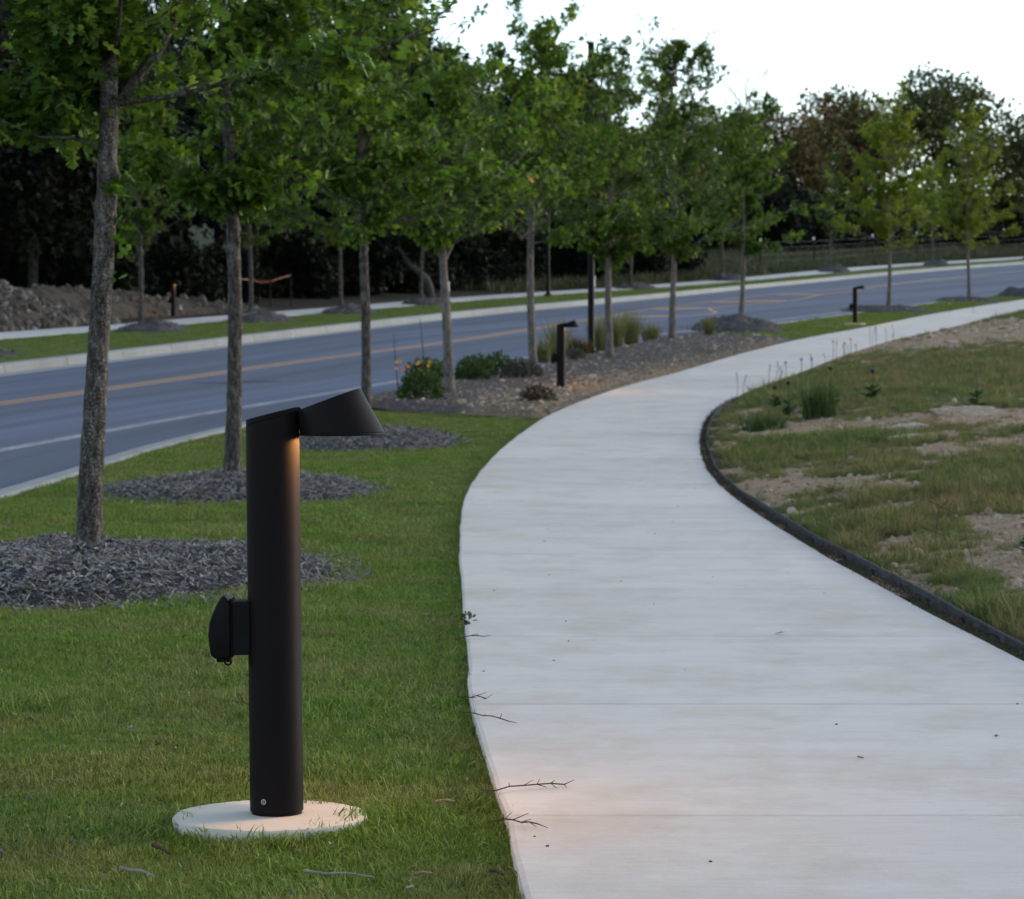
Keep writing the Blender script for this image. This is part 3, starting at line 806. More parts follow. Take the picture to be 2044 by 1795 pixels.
# ------------------------------------------------------------------ mulch rings
def mulch_ring(X, Y, rx, ry, h, nchip, label, seed, cs=1.0, grp=None):
    z0 = float(G(X, Y))
    nr, na_ = 10, 40
    V = [[0, 0, h]]
    for k in range(1, nr + 1):
        for q in range(na_):
            a_ = 2 * np.pi * q / na_; t_ = k / nr
            w = 1 + 0.13 * vnoise(np.cos(a_) * 1.6 + seed, np.sin(a_) * 1.6, seed)
            x, y = rx * w * t_ * math.cos(a_), ry * w * t_ * math.sin(a_)
            hh = h * (1 - t_ ** 2.2) * (1 + 0.7 * float(fbm(x * 2.6 + seed, y * 1.8, seed)))
            V.append([x, y, float(G(X + x, Y + y)) - z0 + hh + (0.015 if k < nr else -0.02)])
    V = np.array(V, float)
    F = [[1 + (k - 1) * na_ + q, 1 + (k - 1) * na_ + (q + 1) % na_, 1 + k * na_ + (q + 1) % na_, 1 + k * na_ + q] for k in range(1, nr) for q in range(na_)]
    T = [[0, 1 + q, 1 + (q + 1) % na_] for q in range(na_)]
    F = np.array(F)[:, ::-1]; 
    me = smooth(mk_mesh('mulch_ring', V, [np.array(F)[:, ::-1], np.array(T)]))
    ring = add('mulch_ring', me, M['mulch'], None, (X, Y, z0))
    tag(ring, label, 'mulch', grp)
    # chips lie on the mound
    fi = rng.integers(0, len(F), nchip); bw = rng.dirichlet((1, 1, 1, 1), nchip)
    area = np.linalg.norm(np.cross(V[F[:, 1]] - V[F[:, 0]], V[F[:, 3]] - V[F[:, 0]]), axis=1)
    fi = rng.choice(len(F), nchip, p=area / area.sum())
    P = (V[F[fi]] * bw[:, :, None]).sum(1) + np.array([0, 0, 0.006]) + rng.uniform(0, 0.02, (nchip, 1)) * np.array([0, 0, 1])
    ns = nchip // 14                                      # a few strays on the grass round it
    a_ = rng.uniform(0, 2 * np.pi, ns); t_ = rng.uniform(0.98, 1.16, ns)
    sx, sy = rx * t_ * np.cos(a_), ry * t_ * np.sin(a_)
    P = np.vstack([P, np.stack([sx, sy, G(X + sx, Y + sy) - z0 + 0.02], -1)])
    tag(scatter('wood_chips', P, rand_rot(len(P), 0.42), rng.uniform(0.7, 1.5, len(P)) * cs, chip_src, 8, ring), kind='stuff')
    return ring
mulch_ring(-2.32, 14.75, 1.33, 1.85, 0.13, 17000, 'grey wood-chip mulch ring round the nearest tree trunk', 1)
mulch_ring(-2.33, 22.6, 1.16, 1.7, 0.10, 11000, 'grey wood-chip mulch ring behind the large lamp post', 2, 1.1)
mulch_ring(-1.70, 30.6, 1.08, 1.7, 0.12, 7000, 'grey wood-chip mulch ring below and behind the large lamp head', 3, 1.3)
mulch_ring(5.9, 69.6, 1.25, 2.0, 0.34, 1500, 'mounded mulch at the far end of the planting bed', 4, 1.8)
mulch_ring(12.2, 86.4, 1.4, 1.7, 0.15, 900, 'low mulch patch just beyond the most distant lamp', 5, 2.0)
mulch_ring(17.2, 99.5, 1.3, 1.7, 0.12, 700, 'thin mulch patch under the rightmost roadside tree', 6, 2.0)
mulch_ring(20.6, 107, 1.0, 1.6, 0.35, 500, 'dark mulch mound at the right edge of the verge', 7, 2.0)

# planting bed of gravelly mulch between kerb and path
ys = np.arange(35.0, 66.4, 0.35)
V = []; tanv = []
nb = 22
for Y in ys:
    a_ = float(near_k(Y)) + 0.02; b_ = float(path_l(Y)) - 0.02
    for q in range(nb):
        t_ = q / (nb - 1)
        # the near edge runs slantwise: later in Y at the kerb side; the far end tapers to the path
        y0 = 38.0 - 2.9 * t_; y1 = 66.0 - 4.0 * t_
        yy = y0 + (y1 - y0) * (Y - 35.0) / 31.4
        a2 = float(near_k(yy)) + 0.02; b2 = float(path_l(yy)) - 0.03
        x = a2 + (b2 - a2) * t_
        edge = min(t_, 1 - t_, (yy - y0) / 2, (y1 - yy) / 2)
        z = float(G(x, yy)) + 0.03 + min(edge * 2.2, 0.09) + 0.03 * float(fbm(x * 1.5, yy * 1.2, 31))
        V.append([x, yy, z])
        tanv.append(0.15 + 0.85 * np.exp(-((x - float(path_l(yy)) + 0.55) / 0.8) ** 2) * np.exp(-((yy - 40.5) / 6.5) ** 2) + 0.5 * np.exp(-((1 - t_) / 0.25) ** 2) * (0.6 if yy > 40 else 0.9))
V = np.array(V)
i, j = np.meshgrid(np.arange(len(ys) - 1), np.arange(nb - 1), indexing='ij')
F = np.stack([i * nb + j, i * nb + j + 1, (i + 1) * nb + j + 1, (i + 1) * nb + j], -1).reshape(-1, 4)
me = smooth(mk_mesh('planting_bed', V, F)); attr(me, 'tan', np.array(tanv), 'POINT')
bed = add('planting_bed', me, M['bed'])
tag(bed, 'mulched and gravelly planting bed between road and curving path', 'planting bed')
n = 11000; fi = rng.integers(0, len(F), n); bw = rng.dirichlet((1, 1, 1, 1), n)
P = (V[F[fi]] * bw[:, :, None]).sum(1) + [0, 0, 0.012]
tv = (np.array(tanv)[F[fi]] * bw).sum(1)
chipm = rng.uniform(0, 1, n) > tv * 0.55
tag(scatter('wood_chips', P[chipm], rand_rot(chipm.sum(), 0.4), rng.uniform(0.8, 1.5, chipm.sum()), chip_src, 8, bed), kind='stuff')
tag(scatter('gravel', P[~chipm], rand_rot((~chipm).sum(), 0.5), 0.020 * rng.lognormal(0, 0.5, (~chipm).sum()), pebble_src, 5, bed), kind='stuff')
def Gb(X, Y):
    """ground incl. the bed's thickness"""
    return float(G(X, Y)) + (0.11 if 36.5 < Y < 66 and float(near_k(Y)) + .2 < X < float(path_l(Y)) - .2 else 0)

# ------------------------------------------------------------------ trees
half_hi = np.array([[.022, 0], [.28, .2], [.09, .34], [.42, .5], [.12, .6], [.27, .83], [0, 1.0]])
def leaf_template(kind):
    if kind == 'hi':
        V = [[0, .45, -.03], [0, .7, -.02]]; T = []
        for s in (-1, 1):
            b = len(V)
            V += [[s * x, y, 0.10 * abs(x) + 0.04 * (y > .9)] for x, y in half_hi]
            t_ = [[0, b, b + 1], [0, b + 1, b + 2], [0, b + 2, b + 3], [0, b + 3, b + 4], [0, b + 4, 1], [1, b + 4, b + 5], [1, b + 5, b + 6]]
            T += t_ if s > 0 else [q[::-1] for q in t_]
    elif kind == 'mid':
        V = [[0, .5, -.03]]; T = []
        for s in (-1, 1):
            b = len(V)
            V += [[s * x, y, 0.12 * abs(x)] for x, y in ((.03, 0), (.36, .3), (.13, .5), (.34, .76), (0, 1))]
            t_ = [[0, b + q, b + q + 1] for q in range(4)]
            T += t_ if s > 0 else [q[::-1] for q in t_]
    else:   # clump: a ragged four-pointed spray
        V = [[0, .45, 0], [.05, 0, 0], [.22, .35, .03], [.5, .45, -.05], [.2, .62, .03], [.05, 1, 0], [-.18, .6, .04], [-.5, .5, -.04], [-.2, .33, .02]]
        T = [[0, q, q + 1] for q in range(1, 8)] + [[0, 8, 1]]
    return np.array(V, float), np.array(T, int)
TPL = {k: leaf_template(k) for k in ('hi', 'mid', 'clump')}

def leaves_mesh(name, P, D, N_, size, kind, rnd):
    """place leaf templates: P base points, D leaf axis, N_ approx normal"""
    tv, tf = TPL[kind]
    D = D / (np.linalg.norm(D, axis=1)[:, None] + 1e-9)
    S = np.cross(D, N_); S /= np.linalg.norm(S, axis=1)[:, None] + 1e-9
    N2 = np.cross(S, D)
    V = P[:, None] + size[:, None, None] * (S[:, None] * tv[None, :, 0, None] + D[:, None] * tv[None, :, 1, None] + N2[:, None] * tv[None, :, 2, None])
    F = (np.arange(len(P))[:, None, None] * len(tv) + tf[None]).reshape(-1, 3)
    me = mk_mesh(name, V.reshape(-1, 3), F)
    attr(me, 'rnd', np.repeat(rnd, len(tf)).astype(np.float32), 'FACE')
    return me

def street_tree(H, cb, cr, td, nleaf, kind, seed, lean=(0, 0), extra=(), leafmat='leaf', lsize=0.112, nprim=30, bare_top=0.0, bmat='bark', nsec=7, fork=None, sprout=(), rnd_pow=1.0, inner=18):
    """returns the part meshes of a young street tree, base at the origin"""
    r = np.random.default_rng(seed)
    def axis(z):
        t_ = np.asarray(z) / H
        return np.stack([lean[0] * np.asarray(z) + 0.03 * np.sin(np.asarray(z) * 1.3 + seed), lean[1] * np.asarray(z) + 0.025 * np.cos(np.asarray(z) * 1.1 + seed * 2) - 0.025 * math.cos(seed * 2), np.asarray(z)], -1) - np.array([0.03 * math.sin(seed), 0, 0])
    hi = kind == 'hi'
    zz = np.concatenate([np.arange(-0.12, min(cb + 0.8, H), 0.03 if hi else 0.12), np.arange(min(cb + 0.8, H), H, 0.25)])
    rad = td / 2 * np.where(zz < cb, 1 - 0.22 * np.clip(zz, 0, None) / cb, 0.78 * np.clip(1 - (zz - cb) / (H - cb), 0, 1) ** 0.9 + 0.012)
    rad = rad + td * 0.20 * np.exp(-np.clip(zz + 0.05, 0, None) / 0.22)
    rad = rad * (1 + 0.03 * np.sin(zz * 5 + seed))
    n = 26 if hi else 12
    Vt, Ft = tube(axis(zz), rad, n)
    k = len(zz) * n
    ang = np.tile(np.arange(n) / n * 2 * np.pi, len(zz)); zr = np.repeat(zz, n)
    ctr = np.repeat(axis(zz), n, 0); out = Vt[:k] - ctr
    bump = 0.085 * fbm(ang * 3.2 + 7 * np.sin(zr * 2), zr * 9, seed) + 0.05 * fbm(np.cos(ang) * 2, zr * 3.5 + np.sin(ang), seed + 4)
    if hi:
        for kz, ka, kr in ((2.05, 2.6, 0.35), (2.16, 3.1, 0.4), (1.98, 0.4, 0.3), (1.30, -1.2, 0.25)):
            bump = bump + kr * np.exp(-((zr - kz) / 0.035) ** 2 - ((np.angle(np.exp(1j * (ang - ka)))) / 0.5) ** 2)
    Vt[:k] = ctr + out * (1 + bump)[:, None]
    trunk = smooth(mk_mesh('trunk', Vt, Ft))
    # limbs
    B = MB(); LP = []; LD = []
    prim = []
    for q in range(nprim):
        t_ = (q + r.uniform(0, 1)) / nprim
        z = cb + (H * 0.95 - cb) * t_ ** 1.15
        prim.append((z, q * 2.39996 + r.uniform(-.5, .5), cr * (1.0 - 0.5 * t_ ** 2.2) * r.uniform(0.68, 1.15), R(18 + 46 * t_ + r.uniform(-10, 12)), False))
    for e_ in extra: prim.append((*e_, True))
    for q in range(inner):                      # short shoots that clothe the stem inside the crown
        prim.append((cb + (H - cb) * r.uniform(-0.02, 0.7), r.uniform(0, 6.28), cr * r.uniform(0.16, 0.34), R(r.uniform(-10, 45)), True))
    def spray(p0, d0, L_, r0, depth, bare):
        npt = 6
        s = np.linspace(0, 1, npt)
        side = np.cross(d0, [0, 0, 1.0]); side /= np.linalg.norm(side) + 1e-6
        bend = r.uniform(-.14, .14); up = r.uniform(-0.02, .16)
        P = p0 + np.outer(s * L_, d0) + np.outer(s ** 2 * L_ * bend, side) + np.outer(s ** 2 * L_ * up, [0, 0, 1])
        P[1:-1] += r.normal(0, 0.012 * L_, (npt - 2, 3))
        B.put(*tube(P, r0 * (1 - 0.85 * s) + 0.002, 6 if depth == 0 else 4, False))
        if depth < 2:
            ns = max(2, int(nsec * (1 if depth == 0 else 0.5) * (0.5 + 0.5 * min(1, L_ / cr * (1 if depth == 0 else 2)))))
            for q in range(ns):
                u = r.uniform(0.06, 0.98); c = np.array([np.interp(u, s, P[:, a_]) for a_ in range(3)])
                ang_ = R(r.uniform(30, 62)) * (1 if q % 2 else -1)
                dd = d0 * math.cos(ang_) + side * math.sin(ang_) + np.array([0, 0, r.uniform(-.25, .42)])
                dd /= np.linalg.norm(dd)
                spray(c, dd, L_ * r.uniform(0.26, 0.5) * (1.15 - 0.5 * u), r0 * 0.42, depth + 1, bare)
        if not bare:
            m_ = 10 if depth else 9
            if L_ < 0.36 * cr and depth == 0: m_ = 60
            u = r.uniform(0.15 if depth else 0.12, 1.03, m_)
            c = np.stack([np.interp(u, s, P[:, a_]) for a_ in range(3)], -1)
            LP.append(c); LD.append(np.repeat(d0[None], m_, 0))
    for z, az, L_, el, _x in prim:
        bare = bare_top > 0 and z > H * (1 - bare_top)
        d0 = np.array([math.cos(az) * math.cos(el), math.sin(az) * math.cos(el), math.sin(el)])
        spray(axis(z), d0, L_, max(0.005, td * 0.10 * min(1.3, L_ / cr + 0.1)), 0, bare)
    if fork:
        fz, faz, fel, fL = fork
        d0 = np.array([math.cos(faz) * math.cos(fel), math.sin(faz) * math.cos(fel), math.sin(fel)])
        spray(axis(fz) , d0, fL, td * 0.24, 0, False)
    branches = B.mesh('branches'); smooth(branches)
    LP = np.concatenate(LP); LD = np.concatenate(LD)
    wgt = np.clip(0.50 + 1.3 * fbm(LP[:, 0] * 2.0 + seed * 3, LP[:, 2] * 2.0 + LP[:, 1] * 1.3, seed + 9), 0.10, 1.0)
    pick = r.choice(len(LP), nleaf, p=wgt / wgt.sum())
    P = LP[pick] + r.normal(0, 0.045, (nleaf, 3)); D = LD[pick] * 0.5 + r.normal(0, 0.62, (nleaf, 3)) + np.array([0, 0, -0.28])
    for (sz, saz, ns) in sprout:
        c = axis(np.full(ns, sz)) + np.stack([np.full(ns, math.cos(saz)), np.full(ns, math.sin(saz)), np.zeros(ns)], -1) * (td * 0.42) + r.normal(0, 0.03, (ns, 3))
        P = np.vstack([P, c]); D = np.vstack([D, r.normal(0, .5, (ns, 3)) + np.array([math.cos(saz) * .7, math.sin(saz) * .7, -.1])])
    nn = len(P)
    N_ = r.normal(0, 0.55, (nn, 3)) + np.array([0, 0, 1.0])
    # colour: noise clumps imitating lit and shaded foliage, plus per-leaf scatter
    rnd = np.clip(0.42 + 0.18 * r.normal(size=nn) + 0.42 * fbm(P[:, 0] * 1.6 + seed, P[:, 2] * 1.6 + P[:, 1], seed), 0.0, 0.96) ** rnd_pow
    tan = r.uniform(0, 1, nn) < 0.0022
    rnd[tan] = 1.0
    crown = leaves_mesh('crown', P, D, N_, (lsize if kind == 'hi' else lsize * 0.92) * r.uniform(0.6, 1.15, nn), kind, rnd)
    return [('trunk', trunk, M[bmat]), ('branches', branches, M[bmat]), ('crown', crown, M[leafmat])]

def plant_tree(name, parts, loc, rz, label, cat='tree', group=None, scale=1.0, tilt=(0, 0)):
    o = empty(name, loc, rz, tilt); o.scale = (scale,) * 3 if np.isscalar(scale) else scale
    for nm, me, mt in parts:
        add(nm, me, mt, o)
    tag(o, label, cat, group)
    return o

VG = 'young street trees along the near verge'
T = [  # X, Y, height, crown base, crown radius, trunk diameter, leaves, leaf kind, seed, lean, label, kwargs
    (-2.36, 14.8, 6.4, 2.55, 1.95, .136, 16000, 'hi', 11, (.018, 0), 'nearest roadside tree, thick rough trunk rising from mulch at the left', dict(extra=((2.30, 3.5, .95, R(8)), (2.35, 2.6, .7, R(12))), fork=(2.5, 0.35, R(56), 2.2), inner=44, sprout=((2.12, -.7, 16), (1.86, -.3, 4), (1.68, -.2, 3)))),
    (-2.37, 22.5, 6.4, 2.40, 1.95, .136, 16500, 'hi', 12, (-.016, 0), 'roadside tree whose trunk stands just left of the large lamp head', dict(extra=((2.45, 3.1, 1.1, R(18)), (2.6, 0.2, 1.5, R(24))))),
    (-1.69, 30.5, 5.6, 2.28, 1.95, .120, 16500, 'hi', 13, (.0, 0), 'roadside tree rising directly behind the large lamp head', dict(extra=((4.6, 0.0, 2.6, R(34)), (2.5, 0.3, 1.2, R(20))))),
    (-0.95, 40.2, 4.5, 2.10, 2.0, .150, 17000, 'mid', 14, (-.02, 0), 'forked roadside tree beside the round green shrubs in the bed', dict(fork=(1.95, 0.5, R(62), 1.9), extra=((2.9, 0.0, 2.0, R(12)),), bmat='bark_far')),
    (0.36, 45.1, 5.4, 2.2, 2.25, .146, 18000, 'mid', 15, (.0, 0), 'roadside tree just left of the second lamp', dict(bmat='bark_far')),
    (1.92, 52.1, 5.4, 1.9, 2.3, .150, 18000, 'mid', 16, (-.012, 0), 'roadside tree just right of the tall black pole', dict(leafmat='leaf_mid', bmat='bark_far')),
    (3.67, 60.8, 6.7, 1.9, 2.25, .158, 18000, 'mid', 17, (.0, 0), 'roadside tree at the far end of the grass clumps', dict(leafmat='leaf_mid', bmat='bark_far')),
    (5.99, 69.6, 6.9, 2.0, 1.8, .140, 14000, 'mid', 18, (.018, 0), 'roadside tree with bare twigs at its top on the far mulch mound', dict(bare_top=.24, bmat='bark_far')),
    (12.26, 86.5, 6.4, 2.0, 2.3, .142, 14500, 'mid', 19, (.014, 0), 'yellow-green roadside tree just right of the most distant lamp', dict(leafmat='leaf_young', bmat='bark_far')),
    (17.14, 99.6, 6.3, 2.0, 2.4, .142, 14500, 'mid', 20, (-.006, 0), 'yellow-green roadside tree at the right, last of the near row', dict(leafmat='leaf_young', bmat='bark_far')),
]
for (X, Y, H, cb, cr, td, nl, kd, sd_, ln, lab, kw) in T:
    plant_tree('street_tree', street_tree(H, cb, cr, td, nl, kd, sd_, ln, **kw), (X, Y, Gb(X, Y) + (0.07 if Y < 35 else 0.02)), 0, lab, group=VG)

# trees on the far side of the road
FG = 'young street trees along the far verge'
fv = [street_tree(6.2, 2.3, 1.9, .15, 6500, 'mid', 50 + k, (0.01 * (k - 1), 0), leafmat='leaf_mid', bmat='bark', nprim=20, nsec=5, fork=((1.6, 2.2, R(60), 1.6) if k == 0 else None)) for k in range(3)]
for (X, Y, k, rz, sc, lab) in (
        (-9.6, 68.6, 0, 0, .95, 'V-forked far-verge tree in front of the rubble pile'),
        (-7.5, 76.1, 1, 1.0, .95, 'far-verge tree seen just right of the second near trunk'),
        (-5.4, 83.8, 2, 2.1, .95, 'far-verge tree next to the strand of orange tape'),
        (-3.2, 93.9, 1, 3.3, .95, 'far-verge tree in the gap left of the forked near tree'),
        (5.4, 121, 2, 4.0, 1.0, 'far-verge tree seen beside the tall black pole'),
        (11.0, 138.6, 1, 5.1, 1.0, 'far-verge tree left of the bare-topped near tree'),
        (19.2, 160, 0, 2.4, 1.1, 'far-verge tree right of the bare-topped near tree'),
        (28.4, 179, 2, .7, 1.1, 'far-verge tree between the two yellow-green trees'),
        (39.5, 202, 1, 1.7, 1.1, 'far-verge tree at the right picture edge')):
    plant_tree('street_tree', fv[k], (X, Y, float(G(X, Y)) - .02), rz, lab, group=FG, scale=sc)
    mulch_ring(X + 0.25, Y, 0.95, 1.5, 0.20 if Y < 130 else 0.35, 350, 'mulch mound under the ' + lab, int(Y), 2.2, 'mulch mounds along the far verge')
mulch_ring(-11.2, 54.6, 1.0, 1.6, 0.12, 350, 'dark mulch mound on the far verge at the left picture edge', 99, 2.0, 'mulch mounds along the far verge')

# woodland crowns: lumps of leaf sprays
def wood_crown(seed, nl, size, lumps=46, low=0.0, kind='clump', open_=0.0):
    """crown of unit radius, base at z=0, top near z=1.6"""
    r = np.random.default_rng(seed)
    c = r.normal(size=(lumps, 3)); c /= np.linalg.norm(c, axis=1)[:, None]
    c *= (r.uniform(0.25, 0.92, (lumps, 1))) ** 0.6 * np.array([0.86, 0.86, 0.72]); c[:, 2] += 0.82 - low
    lr = r.uniform(0.16, 0.34 - 0.08 * open_, lumps)
    q = r.integers(0, lumps, nl)
    d = r.normal(size=(nl, 3)); d /= np.linalg.norm(d, axis=1)[:, None]
    P = c[q] + d * (lr[q] * r.uniform(0.55, 1.08, nl))[:, None]
    D = d + r.normal(0, 0.7, (nl, 3)); N_ = d * 0.5 + r.normal(0, 0.5, (nl, 3)) + np.array([0, 0, 0.7])
    lump_tone = r.normal(0, 0.16, lumps)
    rnd = np.clip(0.45 + lump_tone[q] + 0.2 * r.normal(size=nl), 0, 1)
    return leaves_mesh('crown', P, D, N_, size * r.uniform(0.6, 1.3, nl), kind, rnd), c
def wood_trunk(c, seed, zg=-1.0, rad=0.045):
    """trunk and limbs from the ground (z=zg in crown radii) up into the lumps"""
    r = np.random.default_rng(seed); B = MB()
    lean = r.normal(0, 0.07, 2)
    P = np.array([[lean[0] * (s * s - s), lean[1] * s, zg + (1.0 - zg) * s] for s in np.linspace(0, 1, 8)])
    B.put(*tube(P, rad * (1.15 - 0.8 * np.linspace(0, 1, 8)), 8, False))
    for k in r.choice(len(c), min(11, len(c)), replace=False):
        s0 = r.uniform(0.45, 0.8); p0 = np.array([np.interp(s0, np.linspace(0, 1, 8), P[:, a_]) for a_ in range(3)])
        mid = (p0 + c[k]) / 2 + r.normal(0, 0.06, 3) + np.array([0, 0, -0.05])
        B.put(*tube(np.array([p0, mid, c[k]]), rad * np.array([0.5, 0.35, 0.15]), 5, False))
    return smooth(B.mesh('trunk'))
def wood_variant(seed, nl, size, lumps, low, zg, leaf, barkm, open_=0.0):
    me, c = wood_crown(seed, nl, size, lumps, low, 'clump', open_)
    return [('trunk', wood_trunk(c, seed, zg), M[barkm]), ('crown', me, M[leaf])]
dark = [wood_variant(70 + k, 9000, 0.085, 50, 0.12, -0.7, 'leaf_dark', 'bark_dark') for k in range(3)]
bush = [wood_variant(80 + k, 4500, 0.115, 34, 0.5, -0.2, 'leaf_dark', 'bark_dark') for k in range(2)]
warm = [wood_variant(90 + k, 9000, 0.062, 60, 0.05, -0.45, ('leaf_warm', 'leaf_olive')[k % 2], 'bark_dark', 0.6) for k in range(4)]
WG = 'dark trees of the wood across the road'
wr_ = random.Random(5)
# the wood behind the far walk: the front row follows the walk, deeper rows behind it
for row, (off, n_) in enumerate(((4.6, 13), (9.0, 13), (15.0, 12), (22.0, 11), (30.0, 9))):
    for q in range(n_):
        Y = 60 + (q + 0.5 * (row % 2)) * (92 / n_) + wr_.uniform(-2, 2)
        X = float(walk_l(Y)) - off - wr_.uniform(0, 2.0) - (4.5 if Y < 80 else 0)
        if X < -0.26 * Y - 8: continue
        rr = wr_.uniform(2.9, 4.0) * (1 + 0.10 * row)
        hh = wr_.uniform(0.95, 1.2) * (1.0 if Y < 100 else 1.12)
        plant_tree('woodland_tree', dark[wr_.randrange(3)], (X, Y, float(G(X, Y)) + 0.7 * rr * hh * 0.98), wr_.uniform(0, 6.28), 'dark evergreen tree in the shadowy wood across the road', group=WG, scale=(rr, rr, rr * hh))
UG = 'undergrowth bushes at the foot of the wood'
for row, (off, n_) in enumerate(((3.6, 17), (7.0, 15), (12.0, 14))):
    for q in range(n_):
        Y = 62 + (q + 0.5 * row) * (88 / n_) + wr_.uniform(-1, 1)
        X = float(walk_l(Y)) - off - wr_.uniform(0, 1.2) - (5.5 if Y < 82 else 0)
        if X < -0.24 * Y - 3: continue
        rr = wr_.uniform(1.5, 2.1)
        plant_tree('woodland_bush', bush[wr_.randrange(2)], (X, Y, float(G(X, Y)) + 0.2), wr_.uniform(0, 6.28), 'dark bush in the undergrowth at the foot of the wood', 'bush', UG, scale=(rr, rr, rr * wr_.uniform(.85, 1.2)))
# oaks behind the field on the right
for (X, Y, rr, hh, k, lab) in (
        (39.0, 240, 7.6, 1.06, 1, 'tallest spreading oak behind the field at the right'),
        (29.0, 236, 6.6, 1.08, 0, 'brown-tinged oak behind the field beside the tallest oak'),
        (48.0, 246, 6.6, 0.98, 3, 'olive oak behind the field at the right picture edge'),
        (33.0, 256, 5.6, 1.24, 3, 'tall dark-topped oak at the back of the right-hand group'),
        (23.0, 228, 6.2, .98, 2, 'reddish oak behind the field left of the brown-tinged oak'),
        (17.0, 214, 5.8, .95, 1, 'olive oak behind the field near the bare-topped tree'),
        (11.0, 196, 5.8, .92, 3, 'rounded oak behind the field left of the bare-topped tree'),
        (54.5, 262, 6.0, 1.0, 2, 'reddish-brown oak half cut by the right picture edge')):
    plant_tree('oak_tree', warm[k], (X, Y, float(G(X, Y)) + 0.42 * rr * hh), k * 1.3 + X, lab, group='oaks behind the field', scale=(rr, rr, rr * hh))
for q in range(26):
    X = 8 + (q % 13) * 3.6 + wr_.uniform(-.8, .8); Y = 190 + (q % 13) * 5.2 + wr_.uniform(-3, 3) + (9 if q > 12 else 0)
    rr = wr_.uniform(2.8, 3.9) * (1.25 if q > 12 else 1)
    plant_tree('woodland_bush', bush[q % 2], (X, Y, float(G(X, Y)) + 0.2), q * 1.7, 'dark thicket bush under the oaks behind the field', 'bush', 'thicket under the oaks behind the field', scale=(rr, rr, rr * 1.1))

# ------------------------------------------------------------------ path lamps
def ring_pts(n, cx, cy, r):
    a_ = np.linspace(0, 2 * np.pi, n, endpoint=False)
    return cx + r * np.cos(a_), cy + r * np.sin(a_)
def loft(rings, cap0=True, cap1=True):
    n = len(rings[0]); V = np.concatenate(rings); F = []
    for k in range(len(rings) - 1):
        q = np.arange(n)
        F.append(np.stack([k * n + q, k * n + (q + 1) % n, (k + 1) * n + (q + 1) % n, (k + 1) * n + q], -1))
    F = [np.concatenate(F)]
    caps = []
    if cap0: caps.append(np.arange(n)[::-1])
    if cap1: caps.append((len(rings) - 1) * n + np.arange(n))
    if caps: F.append(np.array(caps))
    return V, F
def auto_smooth(me, ang=35):
    smooth(me)
    me.set_sharp_from_angle(angle=R(ang))
    return me
def ring3(n, cx, r, zf):
    x, y = ring_pts(n, cx, 0, r)
    return np.stack([x, y, zf(x) if callable(zf) else np.full(n, zf)], -1)

